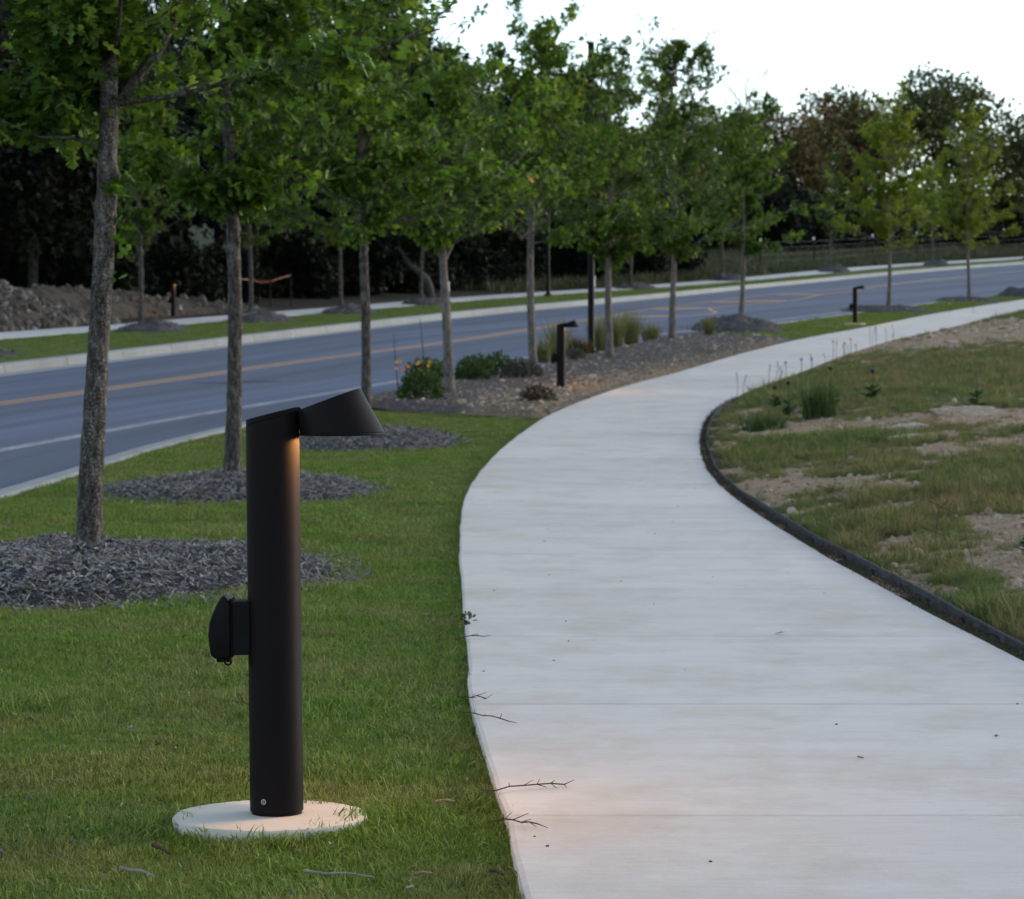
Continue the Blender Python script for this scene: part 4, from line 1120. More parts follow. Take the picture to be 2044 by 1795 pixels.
def path_lamp():
    root = empty('path_lamp')
    n = 64; pr = 0.0675
    slope = math.tan(R(13.5))
    top = lambda x: 1.013 + slope * x
    # post: slight foot groove and an obliquely cut top
    rings = [ring3(n, 0, pr - 0.004, 0.0), ring3(n, 0, pr - 0.004, 0.006), ring3(n, 0, pr, 0.008), ring3(n, 0, pr, 0.5), ring3(n, 0, pr, lambda x: top(x) - 0.014), ring3(n, 0, pr - 0.003, lambda x: top(x) - 0.013)]
    add('post', auto_smooth(MB().put(*loft(rings)).mesh('post')), M['black'], root)
    cap = [ring3(n, 0, pr - 0.003, lambda x: top(x) - 0.0135), ring3(n, 0, pr - 0.0002, lambda x: top(x) - 0.0125), ring3(n, 0, pr - 0.0002, lambda x: top(x) - 0.001), ring3(n, 0, pr - 0.002, lambda x: top(x) + 0.0005)]
    add('post_cap', auto_smooth(MB().put(*loft(cap)).mesh('post_cap')), M['black'], root)
    # head: oblique truncated cone, wide below, sloping lid
    zb = 0.955
    lid_s = math.tan(R(19.5))
    rb, cb_ = 0.107, 0.177           # lower ring
    rt, ct = 0.082, 0.142            # upper ring before the slanted cut
    lid = lambda x: 1.017 + lid_s * (x - 0.062)
    def mid(f):
        x0, y0 = ring_pts(n, cb_, 0, rb); x1, y1 = ring_pts(n, ct, 0, rt)
        z1 = lid(x1)
        return np.stack([x0 + (x1 - x0) * f, y0 + (y1 - y0) * f, zb + 0.008 + (z1 - zb - 0.008) * f], -1)
    lidr = mid(1.0); ctr = lidr.mean(0)
    rings = [mid(0), mid(0.25), mid(0.5), mid(0.75), mid(0.985), ctr + (lidr - ctr) * 0.985 + np.array([0, 0, 0.0008]), ctr + (lidr - ctr) * 0.4 + np.array([0, 0, 0.001])]
    head = add('lamp_head', auto_smooth(MB().put(*loft(rings, False, True)).mesh('lamp_head'), 30), M['black'], root)
    rim = [ring3(n, cb_, rb - 0.012, zb + 0.012), ring3(n, cb_, rb - 0.012, zb), ring3(n, cb_, rb - 0.001, zb), ring3(n, cb_, rb + 0.002, zb + 0.002), ring3(n, cb_, rb + 0.002, zb + 0.006), ring3(n, cb_, rb - 0.0005, zb + 0.0075)]
    add('rim', auto_smooth(MB().put(*loft(rim, False, False)).mesh('rim')), M['black_plain'], head)
    inner = [ring3(n, cb_, rb - 0.0125, zb + 0.010), ring3(n, cb_, 0.045, zb + 0.022)]
    add('reflector', MB().put(*loft(inner, False, False)).mesh('reflector'), M['black_plain'], head)
    add('lens', MB().put(*loft([ring3(32, cb_, 0.0455, zb + 0.0215), ring3(32, cb_, 0.02, zb + 0.021)], True, True)).mesh('lens'), M['lens'], head)
    kn = [ring3(16, 0.064, 0.010, 1.003), ring3(16, 0.064, 0.010, 1.024), ring3(16, 0.064, 0.007, 1.0275)]
    add('hinge', auto_smooth(MB().put(*loft(kn)).mesh('hinge')), M['black_plain'], root)
    # weatherproof socket on the road side
    V, F = box((-0.082, 0, 0.472), (0.046, 0.074, 0.135), bev=0.002)
    add('mounting_box', MB().put(V, F).mesh('mounting_box'), M['black_plain'], root)
    V, F = box((-0.1065, 0, 0.472), (0.004, 0.082, 0.148), bev=0.001)
    add('gasket', MB().put(V, F).mesh('gasket'), M['slot'], root)
    # bulged cover: outline in x-z, swept over y with rounded shoulders
    prof = [(-0.109, 0.398), (-0.148, 0.396), (-0.158, 0.404), (-0.163, 0.43), (-0.165, 0.455), (-0.162, 0.485), (-0.154, 0.51), (-0.143, 0.533), (-0.131, 0.552), (-0.124, 0.557), (-0.116, 0.548), (-0.109, 0.535)]
    pr_ = np.array(prof); cx, cz = -0.125, 0.468
    rings = []
    for yy, s_ in ((-0.046, 0.90), (-0.043, 0.965), (-0.036, 1.0), (0.036, 1.0), (0.043, 0.965), (0.046, 0.90)):
        q = np.array([cx, cz]) + (pr_ - [cx, cz]) * s_
        rings.append(np.stack([q[:, 0], np.full(len(q), yy), q[:, 1]], -1))
    cover = add('socket_cover', auto_smooth(MB().put(*loft(rings)).mesh('socket_cover'), 40), M['black_plain'], root)
    V, F = box((-0.128, 0, 0.391), (0.036, 0.05, 0.010), bev=0.002)
    mbx = MB().put(V, F)
    P = np.array([[-0.112, 0.0, 0.392], [-0.112, 0, 0.380], [-0.119, 0, 0.376], [-0.127, 0, 0.380], [-0.128, 0, 0.388]])
    mbx.put(*tube(P, 0.0025, 6))
    add('latch', mbx.mesh('latch'), M['black_plain'], cover)
    # screw low on the post, facing the path user
    a_ = R(-113); cx, cy = math.cos(a_), math.sin(a_)
    for (nm, r_, h_, mt) in (('screw', 0.0085, 0.0022, 'black_plain'), ('screw_ring', 0.0068, 0.0028, 'steel'), ('screw_socket', 0.0045, 0.0032, 'slot'), ('screw_pin', 0.0018, 0.0040, 'steel')):
        d = np.array([cx, cy, 0]); c0 = d * (pr - 0.001) + [0, 0, 0.038]
        scr = add(nm, MB().put(*tube(np.array([c0, c0 + d * (h_ + 0.001)]), r_, 18)).mesh(nm), M[mt], root)
    # the lamp's own light, under the head
    ld = bpy.data.lights.new('lamp_light', 'AREA'); ld.shape = 'DISK'; ld.size = 0.05
    ld.energy = 2.0; ld.color = (1.0, 0.48, 0.12); ld.spread = R(180)
    lo = bpy.data.objects.new('lamp_light', ld); C.objects.link(lo); lo.parent = root
    lo.location = (0.122, 0, zb + 0.012); lo.rotation_euler = (0, 0, 0)
    return root
def lamp_pad(X, Y, r_, label, seed):
    n = 72; a_ = np.linspace(0, 2 * np.pi, n, endpoint=False)
    w = 1 + 0.022 * vnoise(np.cos(a_) * 3 + seed, np.sin(a_) * 3, seed) + 0.013 * vnoise(np.cos(a_) * 11, np.sin(a_) * 11 + seed, seed + 1)
    z0 = float(G(X, Y))
    rings = [np.stack([r_ * f_ * w * np.cos(a_), r_ * f_ * w * np.sin(a_), np.full(n, h_)], -1) for f_, h_ in ((1.0, -0.12), (1.0, 0.028), (0.985, 0.036), (0.93, 0.038), (0.5, 0.039), (0.1, 0.039))]
    o = add('lamp_footing', auto_smooth(MB().put(*loft(rings)).mesh('lamp_footing')), M['pad'], None, (X, Y, z0))
    tag(o, label, 'footing', 'concrete lamp footings')
    return z0 + 0.039
LG = 'black path lamps'
lamp = path_lamp()
zt = lamp_pad(-0.61, 6.72, 0.245, 'round pale concrete footing under the large lamp in front', 1)
lamp.location = (-0.596, 6.73, zt); lamp.rotation_euler = (0, R(-0.65), 0)
tag(lamp, 'large black path lamp in front with a socket box on its post', 'path lamp', LG)
for (X, Y, pad, lab) in ((0.77, 41.74, None, 'second black path lamp standing in the gravelly bed by the path'),
                         (9.55, 73.9, 'small round concrete footing under the most distant near-side lamp', 'most distant near-side path lamp on the grass by the pale path'),
                         (-10.1, 79.2, None, 'small path lamp glowing before the dark wood across the road')):
    z = lamp_pad(X, Y, 0.28, pad, int(Y)) if pad else (Gb(X, Y) if X > 0 else float(G(X, Y)) + 0.02)
    c = copy_tree(lamp); c.location = (X, Y, z); c.rotation_euler = (0, 0, R(8) if X > 0 else R(-35))
    tag(c, lab)

# ------------------------------------------------------------------ tall black light poles
def light_pole(X, Y, H, label):
    z = Gb(X, Y); root = empty('light_pole', (X, Y, z))
    P = np.array([[0, 0, -0.05], [0, 0, H]])
    add('pole', auto_smooth(MB().put(*tube(np.array([[0, 0, s] for s in np.linspace(-0.05, H, 6)]), 0.068, 20)).mesh('pole')), M['black_pole'], root)
    b = MB().put(*loft([ring3(28, 0, .19, 0.0), ring3(28, 0, .19, 0.05), ring3(28, 0, .17, 0.07), ring3(28, 0, .10, 0.085), ring3(28, 0, .085, 0.16), ring3(28, 0, .07, 0.17)]))
    add('base_cover', auto_smooth(b.mesh('base_cover')), M['black_pole'], root)
    for s, L_ in ((-1, 0.98), (1, 0.42)):
        za = H - 0.66
        # slim tapering luminaire with a gusset to the pole
        V = np.array([[s * .06, -.05, za], [s * L_, -.13, za + .02], [s * L_, .13, za + .02], [s * .06, .05, za],
                      [s * .06, -.05, za - .11], [s * L_ * .55, -.13, za - .035], [s * L_ * .55, .13, za - .035], [s * .06, .05, za - .11], [s * L_, -.13, za - .015], [s * L_, .13, za - .015]])
        Q = np.array([[0, 1, 2, 3], [4, 7, 6, 5], [5, 6, 9, 8], [1, 8, 9, 2], [0, 3, 7, 4]]); 
        T5 = np.array([[0, 4, 5, 8, 1], [3, 2, 9, 6, 7]])
        add('luminaire', mk_mesh('luminaire', V, [Q, T5]), M['black_pole'], root)
    tag(root, label, 'light pole', 'tall black light poles')
light_pole(1.63, 54.7, 6.45, 'tall black light pole with crossarm standing in the planting bed')
light_pole(1.45, 106.6, 6.4, 'black light pole on the far verge seen beside the fifth trunk')

# ------------------------------------------------------------------ wire fence on the right and marker stakes
fps = [(16.4, 164.5), (21.0, 176), (26.8, 190), (32.4, 206), (38.0, 218), (43.6, 230), (49.5, 243)]
FGp = 'fence posts along the field'
fence = empty('wire_fence', (fps[0][0], fps[0][1], float(G(*fps[0]))))
z0 = np.array(fence.location)
for (X, Y) in fps:
    X -= 1.0
    c = np.array([X, Y, float(G(X, Y))]) - z0
    b = MB().put(*box(c + [0, 0, .8], (.05, .09, 1.8), bev=.006)).put(*box(c + [0, -.05, .8], (.10, .02, 1.8)))
    pst = add('fence_post', b.mesh('fence_post'), M['post'], fence)
    add('post_cap', MB().put(*box(c + [0, 0, 1.78], (.11, .11, .20), bev=.02)).mesh('post_cap'), M['white_cap'], pst)
for h_ in (.45, .85, 1.25, 1.6):
    P = np.array([[X - 1.0, Y, float(G(X - 1.0, Y)) + h_] for X, Y in fps]) - z0
    add('wire', MB().put(*tube(P, .007, 4)).mesh('wire'), M['wire'], fence)
tag(fence, 'wire fence of dark posts with white caps along the field', 'fence')
for (X, Y, h_, lab) in ((-1.95, 104, .55, 'small white marker stake at the foot of the leaning trunk'), (3.2, 121.5, .5, 'small white marker stake beside the far walk near the black pole')):
    X = float(walk_l(Y)) - .5
    P = np.array([[0, 0, -.1], [0, 0, h_ * .5], [0, 0, h_]])
    o = add('marker_stake', MB().put(*tube(P, .055, 8)).put(*box((0, 0, h_ + .03), (.15, .10, .08), bev=.02)).mesh('marker_stake'), M['white_cap'], None, (X, Y, float(G(X, Y))))
    tag(o, lab, 'stake', 'white marker stakes')
# leaning trunk at the edge of the wood
Y = 103.0; X = float(walk_l(Y)) - 1.2
P = np.array([[0.35, 0, -.1], [.32, 0, .35], [.2, 0, .7], [-.1, .1, 1.0], [-.5, .2, 1.3], [-.9, .3, 2.0]])
me, c = wood_crown(77, 2600, 0.13, 24, .2)
root = empty('leaning_tree', (X, Y, float(G(X, Y))))
add('trunk', smooth(MB().put(*tube(P, [.2, .17, .16, .14, .11, .06], 10)).mesh('trunk')), M['bark'], root)
cr_ = add('crown', me, M['leaf_dark'], root, (-1.0, .4, 1.2)); cr_.scale = (2.0, 2.0, 1.9)
tag(root, 'tree with a bent pale trunk leaning out of the wood', 'tree')
# orange flagging strung between stems
Y0 = 88.0; x0 = float(walk_l(Y0)) - 1.6
P = np.array([[x0 - .9, Y0 - .8, 0], [x0 - .5, Y0, -.05], [x0 - .2, Y0 + .3, -.14], [x0 + .1, Y0 + .6, -.1], [x0 + .4, Y0 + 1, .02], [x0 + .7, Y0 + 1.6, .1]])
P[:, 2] += [float(G(a_, b_)) + 0.95 for a_, b_ in P[:, :2]]
n = len(P); V = np.concatenate([P - [0, 0, .014], P + [0, 0, .014]]); i = np.arange(n - 1)
tape = MB().put(V, np.stack([i, i + 1, i + 1 + n, i + n], -1)).put(*tube(P[1:4] + [0, .05, .06], .008, 4))
tag(add('flagging_tape', tape.mesh('flagging_tape'), M['orange']), 'orange flagging tape strung across the dark wood edge', 'tape')
for k, wh in ((0, 'left end of'), (3, 'middle of'), (5, 'right end of')):
    b_ = P[k].copy(); b_[2] = float(G(b_[0], b_[1])) - .1
    tag(add('survey_stake', MB().put(*tube(np.array([b_, P[k] + [0, 0, .1]]), .025, 5)).mesh('survey_stake'), M['bark_dark']), 'thin dark stake under the ' + wh + ' the orange tape', 'stake', 'stakes of the orange tape')

# ------------------------------------------------------------------ rubble pile across the road
def mound(name, pts, hs, w, label, npiece, seed, mat, psize):
    """ridge along pts with heights hs and half width w"""
    pts = np.array(pts, float); ctr = pts.mean(0); z0 = float(G(*ctr))
    n = 40; m_ = 13; s = np.linspace(0, 1, n); sp = np.linspace(0, 1, len(pts))
    cx = np.interp(s, sp, pts[:, 0]); cy = np.interp(s, sp, pts[:, 1]); hh = np.interp(s, sp, hs)
    V = []
    for k in range(n):
        for q in range(m_):
            t_ = q / (m_ - 1) * 2 - 1
            d = np.array([-0.95, 0.31]) * t_ * w
            x, y = cx[k] + d[0], cy[k] + d[1]
            h_ = hh[k] * max(0, 1 - abs(t_) ** 1.7) * (1 + .35 * float(fbm(x * 1.2, y * .8, seed))) + (0.03 if abs(t_) < 1 else -.05)
            V.append([x - ctr[0], y - ctr[1], float(G(x, y)) - z0 + h_])
    V = np.array(V); i, j = np.meshgrid(np.arange(n - 1), np.arange(m_ - 1), indexing='ij')
    F = np.stack([i * m_ + j, i * m_ + j + 1, (i + 1) * m_ + j + 1, (i + 1) * m_ + j], -1).reshape(-1, 4)
    o = add(name, smooth(mk_mesh(name, V, F)), mat, None, (*ctr, z0))
    tag(o, label, 'rubble')
    fi = rng.integers(0, len(F), npiece); bw = rng.dirichlet((1, 1, 1, 1), npiece)
    P = (V[F[fi]] * bw[:, :, None]).sum(1)
    tag(scatter('stones', P, rng.uniform(0, 6.28, (npiece, 3)), psize * rng.lognormal(0, .5, npiece), rubble_src, 5, o), kind='stuff')
    return o
wl_ = lambda Y: float(walk_l(Y))
mound('rubble_pile', [(wl_(58) - 2.3, 58), (wl_(63) - 2.3, 63), (wl_(67) - 2.2, 67), (wl_(71) - 2.0, 71), (wl_(74) - 1.9, 74)], [1.2, 1.25, 1.2, .95, .1], 2.1, 'large pile of grey rubble stones at the left across the road', 3600, 1, M['rubble_soil'], .075)
mound('earth_mound', [(wl_(72.5) - 3.2, 72.5), (wl_(76) - 3.0, 76), (wl_(79) - 2.9, 79), (wl_(83) - 2.6, 83), (wl_(87) - 2.4, 87)], [.75, .8, .72, .4, .05], 1.5, 'low brown earth mound behind the glowing far lamp', 700, 2, M['rubble_soil'], .06)
sl = stone_mesh(601, .3)
for (X, Y, dz, s_, lab) in ((wl_(66.5) - 2.9, 67.5, 1.28, (1.0, .5, .35), 'flat pale stone slab lying on top of the rubble pile'),
                            (wl_(70) - 2.0, 70.5, 1.0, (.30, .25, .3), 'pale boulder on the right shoulder of the rubble pile'),
                            (wl_(64) - 1.6, 64.5, 1.05, (.34, .3, .3), 'pale boulder on the left crest of the rubble pile')):
    o = add('boulder', sl, M['stone'], None, (X, Y, float(G(X, Y)) + dz), .4); o.scale = s_
    tag(o, lab, 'boulder', 'loose boulders on the rubble pile')

# ------------------------------------------------------------------ shrubs and grasses in the bed
def leafy_shrub(rx, h, nl, size, mat, seed, kind='mid', stems=14):
    r = np.random.default_rng(seed)
    d = r.normal(size=(nl, 3)); d /= np.linalg.norm(d, axis=1)[:, None]; d[:, 2] = np.abs(d[:, 2])
    rr = r.uniform(0.35, 1.0, nl) ** 0.5 * (1 + .18 * fbm(d[:, 0] * 2.5 + seed, d[:, 1] * 2.5 + d[:, 2] * 2, seed))
    P = d * rr[:, None] * np.array([rx, rx, h]); P[:, 2] += .02
    D = d * .8 + r.normal(0, .45, (nl, 3)) + [0, 0, .35]; N_ = r.normal(0, .6, (nl, 3)) + [0, 0, 1]
    cr = leaves_mesh('foliage', P, D, N_, size * r.uniform(.6, 1.2, nl), kind, np.clip(r.normal(.45, .2, nl), 0, 1))
    B = MB()
    for q in range(stems):
        a_ = r.uniform(0, 6.28); e_ = np.array([math.cos(a_) * rx * r.uniform(.3, .85), math.sin(a_) * rx * r.uniform(.3, .85), h * r.uniform(.4, .8)])
        B.put(*tube(np.array([[e_[0] * .08, e_[1] * .08, -.03], e_ * [.5, .5, .6], e_]), [.012, .009, .004], 4, False))
    return [('stems', B.mesh('stems'), M['twig_dark']), ('foliage', cr, M[mat])]
def grass_clump(rad, h, n, w, lean, mat, seed):
    V, F = blades(n, rad, h, w, lean, seed, 3)
    me = mk_mesh('blades', V, F)
    r = np.random.default_rng(seed); per = np.clip(r.normal(.5, .22, n), 0, 1)
    # faces come as quads (seg-1 per blade, grouped by segment) then tips
    attr(me, 'rnd', np.concatenate([per, per, per]).astype(np.float32), 'FACE')
    c = [[0, 0, -.03], [0, 0, .05]]
    crown = MB().put(*loft([ring3(10, 0, rad * .9, -.03), ring3(10, 0, rad * .6, .05), ring3(10, 0, rad * .2, .08)])).mesh('root_crown')
    return [('root_crown', crown, M['rust_blade' if mat != 'rust_blade' else 'dead']), ('blades', me, M[mat])]
SG = 'round shrubs in the planting bed'
for (X, Y, rx, h, nl, mat, lab, seed) in (
        (-1.36, 43.3, .40, .45, 1200, 'leaf_shrub', 'largest round green shrub left of the forked tree', 1),
        (-0.62, 45.2, .40, .42, 1000, 'leaf_shrub', 'round green shrub just right of the forked trunk', 2),
        (-0.66, 43.9, .28, .26, 500, 'leaf_shrub', 'small green shrub tucked in front of the one behind the forked tree', 3),
        (-0.22, 45.9, .34, .46, 900, 'leaf_shrub', 'upright green shrub between the forked tree and the next trunk', 4),
        (0.15, 44.6, .36, .30, 800, 'leaf_sage', 'grey-brown low shrub at the foot of the fifth tree', 5)):
    p = empty('shrub', (X, Y, Gb(X, Y)))
    for nm, me, mt in leafy_shrub(rx, h, nl, .06, mat, seed + 500): add(nm, me, mt, p)
    tag(p, lab, 'shrub', SG)
fl = empty('flowering_shrub', (-1.32, 38.1, Gb(-1.32, 38.1)))
for nm, me, mt in leafy_shrub(.33, .42, 1500, .05, 'leaf_shrub', 520): add(nm, me, mt, fl)
r5 = random.Random(3)
def flower(mat_, s_):
    B = MB()
    for q in range(7):
        a_ = q * 2 * math.pi / 7
        B.put(np.array([[0, 0, 0], [s_ * math.cos(a_ - .35), s_ * math.sin(a_ - .35), s_ * .25], [s_ * 1.3 * math.cos(a_), s_ * 1.3 * math.sin(a_), s_ * .3], [s_ * math.cos(a_ + .35), s_ * math.sin(a_ + .35), s_ * .25]]), np.array([[0, 1, 2, 3]]))
    B.put(*loft([ring3(8, 0, s_ * .35, 0), ring3(8, 0, s_ * .3, s_ * .3), ring3(8, 0, s_ * .1, s_ * .4)]))
    return B.mesh('flower')
fm = flower('x', .022)
for q in range(11):
    o = add('flower', fm if q % 3 else flower('x', .025), M['pet_yellow' if q % 3 else 'pet_orange'], fl, (-.36 + .5 * r5.random(), -.25 + .35 * r5.random(), .34 + .24 * r5.random()))
    o.rotation_euler = (R(55 + 20 * r5.random()), 0, r5.uniform(-.6, .6))
add('tall_stem', MB().put(*tube(np.array([[-.02, .1, 0], [.05, .1, .6], [.0, .1, 1.15]]), [.01, .008, .004], 5)).put(*tube(np.array([[-.3, .1, 0], [-.36, .1, .6], [-.38, .1, .95]]), [.01, .008, .004], 5)).mesh('tall_stem'), M['twig_dark'], fl)
tag(fl, 'leafy shrub with yellow and orange flowers at the front of the bed', 'shrub')
GG = 'ornamental grass clumps in the planting bed'
for (X, Y, rad, h, n, lean, mat, lab, seed) in (
        (0.62, 52.0, .12, .62, 240, .8, 'straw', 'pale grass clump just right of the fifth trunk', 1),
        (0.93, 53.4, .16, .95, 320, .7, 'straw', 'tall feathery grass clump just left of the second lamp', 2),
        (1.28, 54.2, .16, .55, 300, 1.0, 'rust_blade', 'rust-brown grass clump right of the second lamp', 3),
        (1.50, 54.0, .12, .48, 220, 1.0, 'rust_blade', 'rust-brown grass clump at the foot of the black pole', 4),
        (1.88, 56.8, .17, .98, 340, .7, 'straw', 'tall feathery grass clump right of the black pole', 5),
        (2.30, 59.0, .17, .98, 340, .7, 'straw', 'tall feathery grass clump just right of the sixth trunk', 6),
        (2.72, 60.6, .17, .95, 340, .7, 'straw', 'tall feathery grass clump left of the seventh trunk', 7),
        (3.28, 62.6, .22, .55, 320, .95, 'straw', 'low broad grass clump at the foot of the seventh trunk', 8),
        (4.72, 63.6, .12, .55, 240, .6, 'straw', 'single grass clump at the far tip of the bed', 9)):
    p = empty('grass_clump', (X, Y, Gb(X, Y)))
    for nm, me, mt in grass_clump(rad, h, n, .012, lean, mat, seed + 540): add(nm, me, mt, p)
    tag(p, lab, 'grass clump', GG)
p = empty('dried_bush', (0.36, 37.6, Gb(.36, 37.6)))
B = MB(); r6 = np.random.default_rng(9)
for q in range(90):
    d = r6.normal(size=3); d[2] = abs(d[2]); d /= np.linalg.norm(d); L_ = r6.uniform(.12, .34)
    e_ = d * L_ * [1.1, 1, .8]
    B.put(*tube(np.array([[0, 0, 0], e_ * .55 + r6.normal(0, .03, 3), e_ + r6.normal(0, .04, 3)]), [.007, .005, .003], 4, False))
add('twigs', B.mesh('twigs'), M['twig_dark'], p)
for nm, me, mt in leafy_shrub(.26, .22, 320, .05, 'dead', 560)[1:]: add('dead_foliage', me, mt, p)
tag(p, 'dead brown tumbled bush at the corner of lawn and path', 'bush')
p = empty('low_tuft', (1.2, 50.6, Gb(1.2, 50.6)))
for nm, me, mt in leafy_shrub(.2, .22, 260, .05, 'leaf_sage', 561): add(nm, me, mt, p)
tag(p, 'small grey tuft on the mulch right of the second lamp', 'shrub')

# ------------------------------------------------------------------ steel edging beside the path
def edging(name, fn, y0, y1, h, off, label, slots=None, step=0.35):
    ys = np.arange(y0, y1, step)
    k = sec(fn, ys); x = fn(ys) + (off + 0.012 * vnoise(ys * 0.8, ys * 0, 8)) * k
    zt = hgt(ys) + h + 0.012 * vnoise(ys * 0.55, ys * 0 + 2, 6)
    c = np.array([x[0], ys[0], float(hgt(ys[0]))])
    th = 0.006
    prof = [(-th / 2, None), (-th / 2, 1), (-th / 2 - .004, 1), (-th / 2 - .004, 0), (th / 2 + .004, 0), (th / 2, 1), (th / 2, None)]
    prof = [(-th / 2, -0.12), (-th / 2, -0.012), (-th / 2 - .003, -0.008), (-th / 2, 0.0), (th / 2, 0.0), (th / 2, -0.12)]
    V = np.concatenate([np.stack([x + a_ * k, ys, zt + b_], -1) for a_, b_ in prof]) - c
    n = len(ys); F = []
    for q in range(len(prof) - 1):
        i = np.arange(n - 1); F.append(np.stack([q * n + i, (q + 1) * n + i, (q + 1) * n + i + 1, q * n + i + 1], -1))
    root = empty(name, tuple(c))
    add('strip', mk_mesh('strip', V, np.concatenate(F)), M['edging'], root)
    if slots:
        for yq in slots:
            kk = float(sec(fn, yq)); xq = float(np.interp(yq, ys, x)); zq = float(np.interp(yq, ys, zt))
            ang = math.atan(-(float(fn(yq + .5)) - float(fn(yq - .5))))
            V, F = box((0, 0, 0), (.006, .013, .030), bev=.002)
            o = add('slot', MB().put(V, F).mesh('slot'), M['slot'], root, (xq - .0035 * kk - c[0], yq - c[1], zq - .045 - c[2]), ang)  # dark boxes on the strip's face stand in for shade inside the slots
    tag(root, label, 'edging')
    return root
sl_ = []
for b_ in (9.6, 10.35, 11.0, 11.75, 12.6, 13.4, 14.3, 15.3, 16.6, 18): sl_ += [b_, b_ + .045]
edging('steel_edging', path_r, 3, 39, 0.052, 0.085, 'long dark steel edging strip along the right side of the path', sl_)
edging('steel_edging', path_l, 36.0, 45.5, 0.055, -0.07, 'short grey edging strip between the gravelly bed and the path')

# ------------------------------------------------------------------ rocks on the bank
rocks = [stone_mesh(620 + k, .45) for k in range(6)]
r7 = random.Random(11)
big = [(5.15, 29.9, .50, 'largest flat pale rock slab on the bare part of the bank'), (4.3, 28.4, .32, 'flat pale rock left of the largest slab'), (4.0, 26.8, .26, 'flat pale rock nearer than the large slab on the bank'),
       (2.85, 31.6, .20, 'pale rock near the edging where the path bends'), (2.75, 33.0, .14, 'small pale rock beside the thistle weeds near the bend'), (3.05, 12.6, .085, 'pale rock beside the leafy thistle at the right edge')]
for k, (X, Y, s_, lab) in enumerate(big):
    o = add('rock', rocks[k], M['stone'], None, (X, Y, float(G(X, Y)) - s_ * .06), r7.uniform(0, 6)); o.scale = (s_, s_ * 1.1, s_ * .9)
    tag(o, lab, 'rock', 'limestone rocks on the bank')
for q in range(24):
    while True:
        if q < 20: X, Y = r7.gauss(9.8, 1.9), r7.gauss(58, 6)
        else: X, Y = r7.uniform(2.6, 6.5), r7.uniform(15, 48)
        if X > float(path_r(Y)) + .35 and float(veg(X, Y)) < .45: break
    s_ = r7.uniform(.07, .19)
    o = add('rock', rocks[q % 6], M['stone'], None, (X, Y, float(G(X, Y)) + s_ * .12), r7.uniform(0, 6)); o.scale = (s_, s_, s_ * r7.uniform(.6, 1.1))
    tag(o, 'loose pale limestone rock on bare soil of the bank', 'rock', 'loose limestone rocks on the bank')

# gravel over the bare soil
def bank_pts(n, y0, y1, xmax, lo, hi, seed, power=1.0):
    r = np.random.default_rng(seed)
    Y = y0 * (y1 / y0) ** r.uniform(0, 1, n)
    X = path_r(Y) + .16 + (xmax(Y) - path_r(Y)) * r.uniform(0, 1, n)
    v = veg(X, Y) + r.normal(0, .17, n)
    k = (v > lo) & (v < hi) & (X < 0.36 * Y + 3)
    X, Y = X[k], Y[k]
    return np.stack([X, Y, G(X, Y)], -1)
xm = lambda Y: np.maximum(0.30 * Y + 2.0, path_r(Y) + 1.5)
P = bank_pts(40000, 4.2, 100, xm, -1, .34, 1)
gs = 0.010 * rng.lognormal(0, .55, len(P)) * (1 + P[:, 1] / 34)
tag(scatter('bank_gravel', P, rng.uniform(0, 6.28, (len(P), 3)), gs, pebble_src, 5), 'pale gravel strewn over the bare soil of the bank', 'gravel', kind='stuff')

# ------------------------------------------------------------------ grass
def turf_pts(n, y0, y1, seed, fl=path_l, fr_=near_k):
    r = np.random.default_rng(seed)
    Y = np.exp(r.uniform(math.log(y0), math.log(y1), n)) if y1 > 2 * y0 else r.uniform(y0, y1, n)
    a_ = np.maximum(fr_(Y) + .02, -0.27 * Y - 1.0); b_ = np.minimum(fl(Y) - .012, 0.2 * Y + 1)
    ok = b_ > a_
    Y, a_, b_ = Y[ok], a_[ok], b_[ok]
    X = a_ + (b_ - a_) * r.uniform(0, 1, len(Y))
    return X, Y
RINGS = [(-2.32, 14.75, 1.24, 1.73), (-2.33, 22.6, 1.07, 1.6), (-1.70, 30.6, 1.0, 1.6), (5.9, 69.6, 1.1, 1.8), (12.2, 86.4, 1.2, 1.5), (17.2, 99.5, 1.1, 1.5), (20.6, 107, .9, 1.4), (-0.61, 6.72, .247, .247), (9.55, 73.9, .28, .28)]
def keep(X, Y):
    k = np.ones(len(X), bool)
    for cx, cy, rx, ry in RINGS: k &= ((X - cx) / rx) ** 2 + ((Y - cy) / ry) ** 2 > 1
    t_ = (X - near_k(Y)) / np.maximum(path_l(Y) - near_k(Y), .1)
    k &= ~((Y > 38.2 - 2.9 * t_) & (Y < 65.8 - 4.0 * t_))
    return k
LP_ = []; LS = []
for (n, y0, y1, sc, seed) in ((19000, 4.0, 9.0, 1.0, 1), (19000, 9.0, 16.0, 1.15, 2), (16000, 16.0, 38, 1.6, 3), (9000, 60, 112, 2.6, 4)):
    X, Y = turf_pts(n, y0, y1, seed); k = keep(X, Y); X, Y = X[k], Y[k]
    LP_.append(np.stack([X, Y, G(X, Y)], -1))
    LS.append(sc * (1 + 0.50 * fbm(X * 2.1, Y * 2.1, 41)) * rng.uniform(.6, 1.4, len(X)))
P = np.concatenate(LP_); S = np.concatenate(LS)
S3 = np.stack([S, S, S * np.where(P[:, 1] > 30, .6, np.where(P[:, 1] > 16, .8, 1.0))], -1)
tag(scatter('lawn_grass', P, rand_rot(len(P), .12), S3, turf_src, 6), 'short green turf of the near lawn', 'grass', kind='stuff')
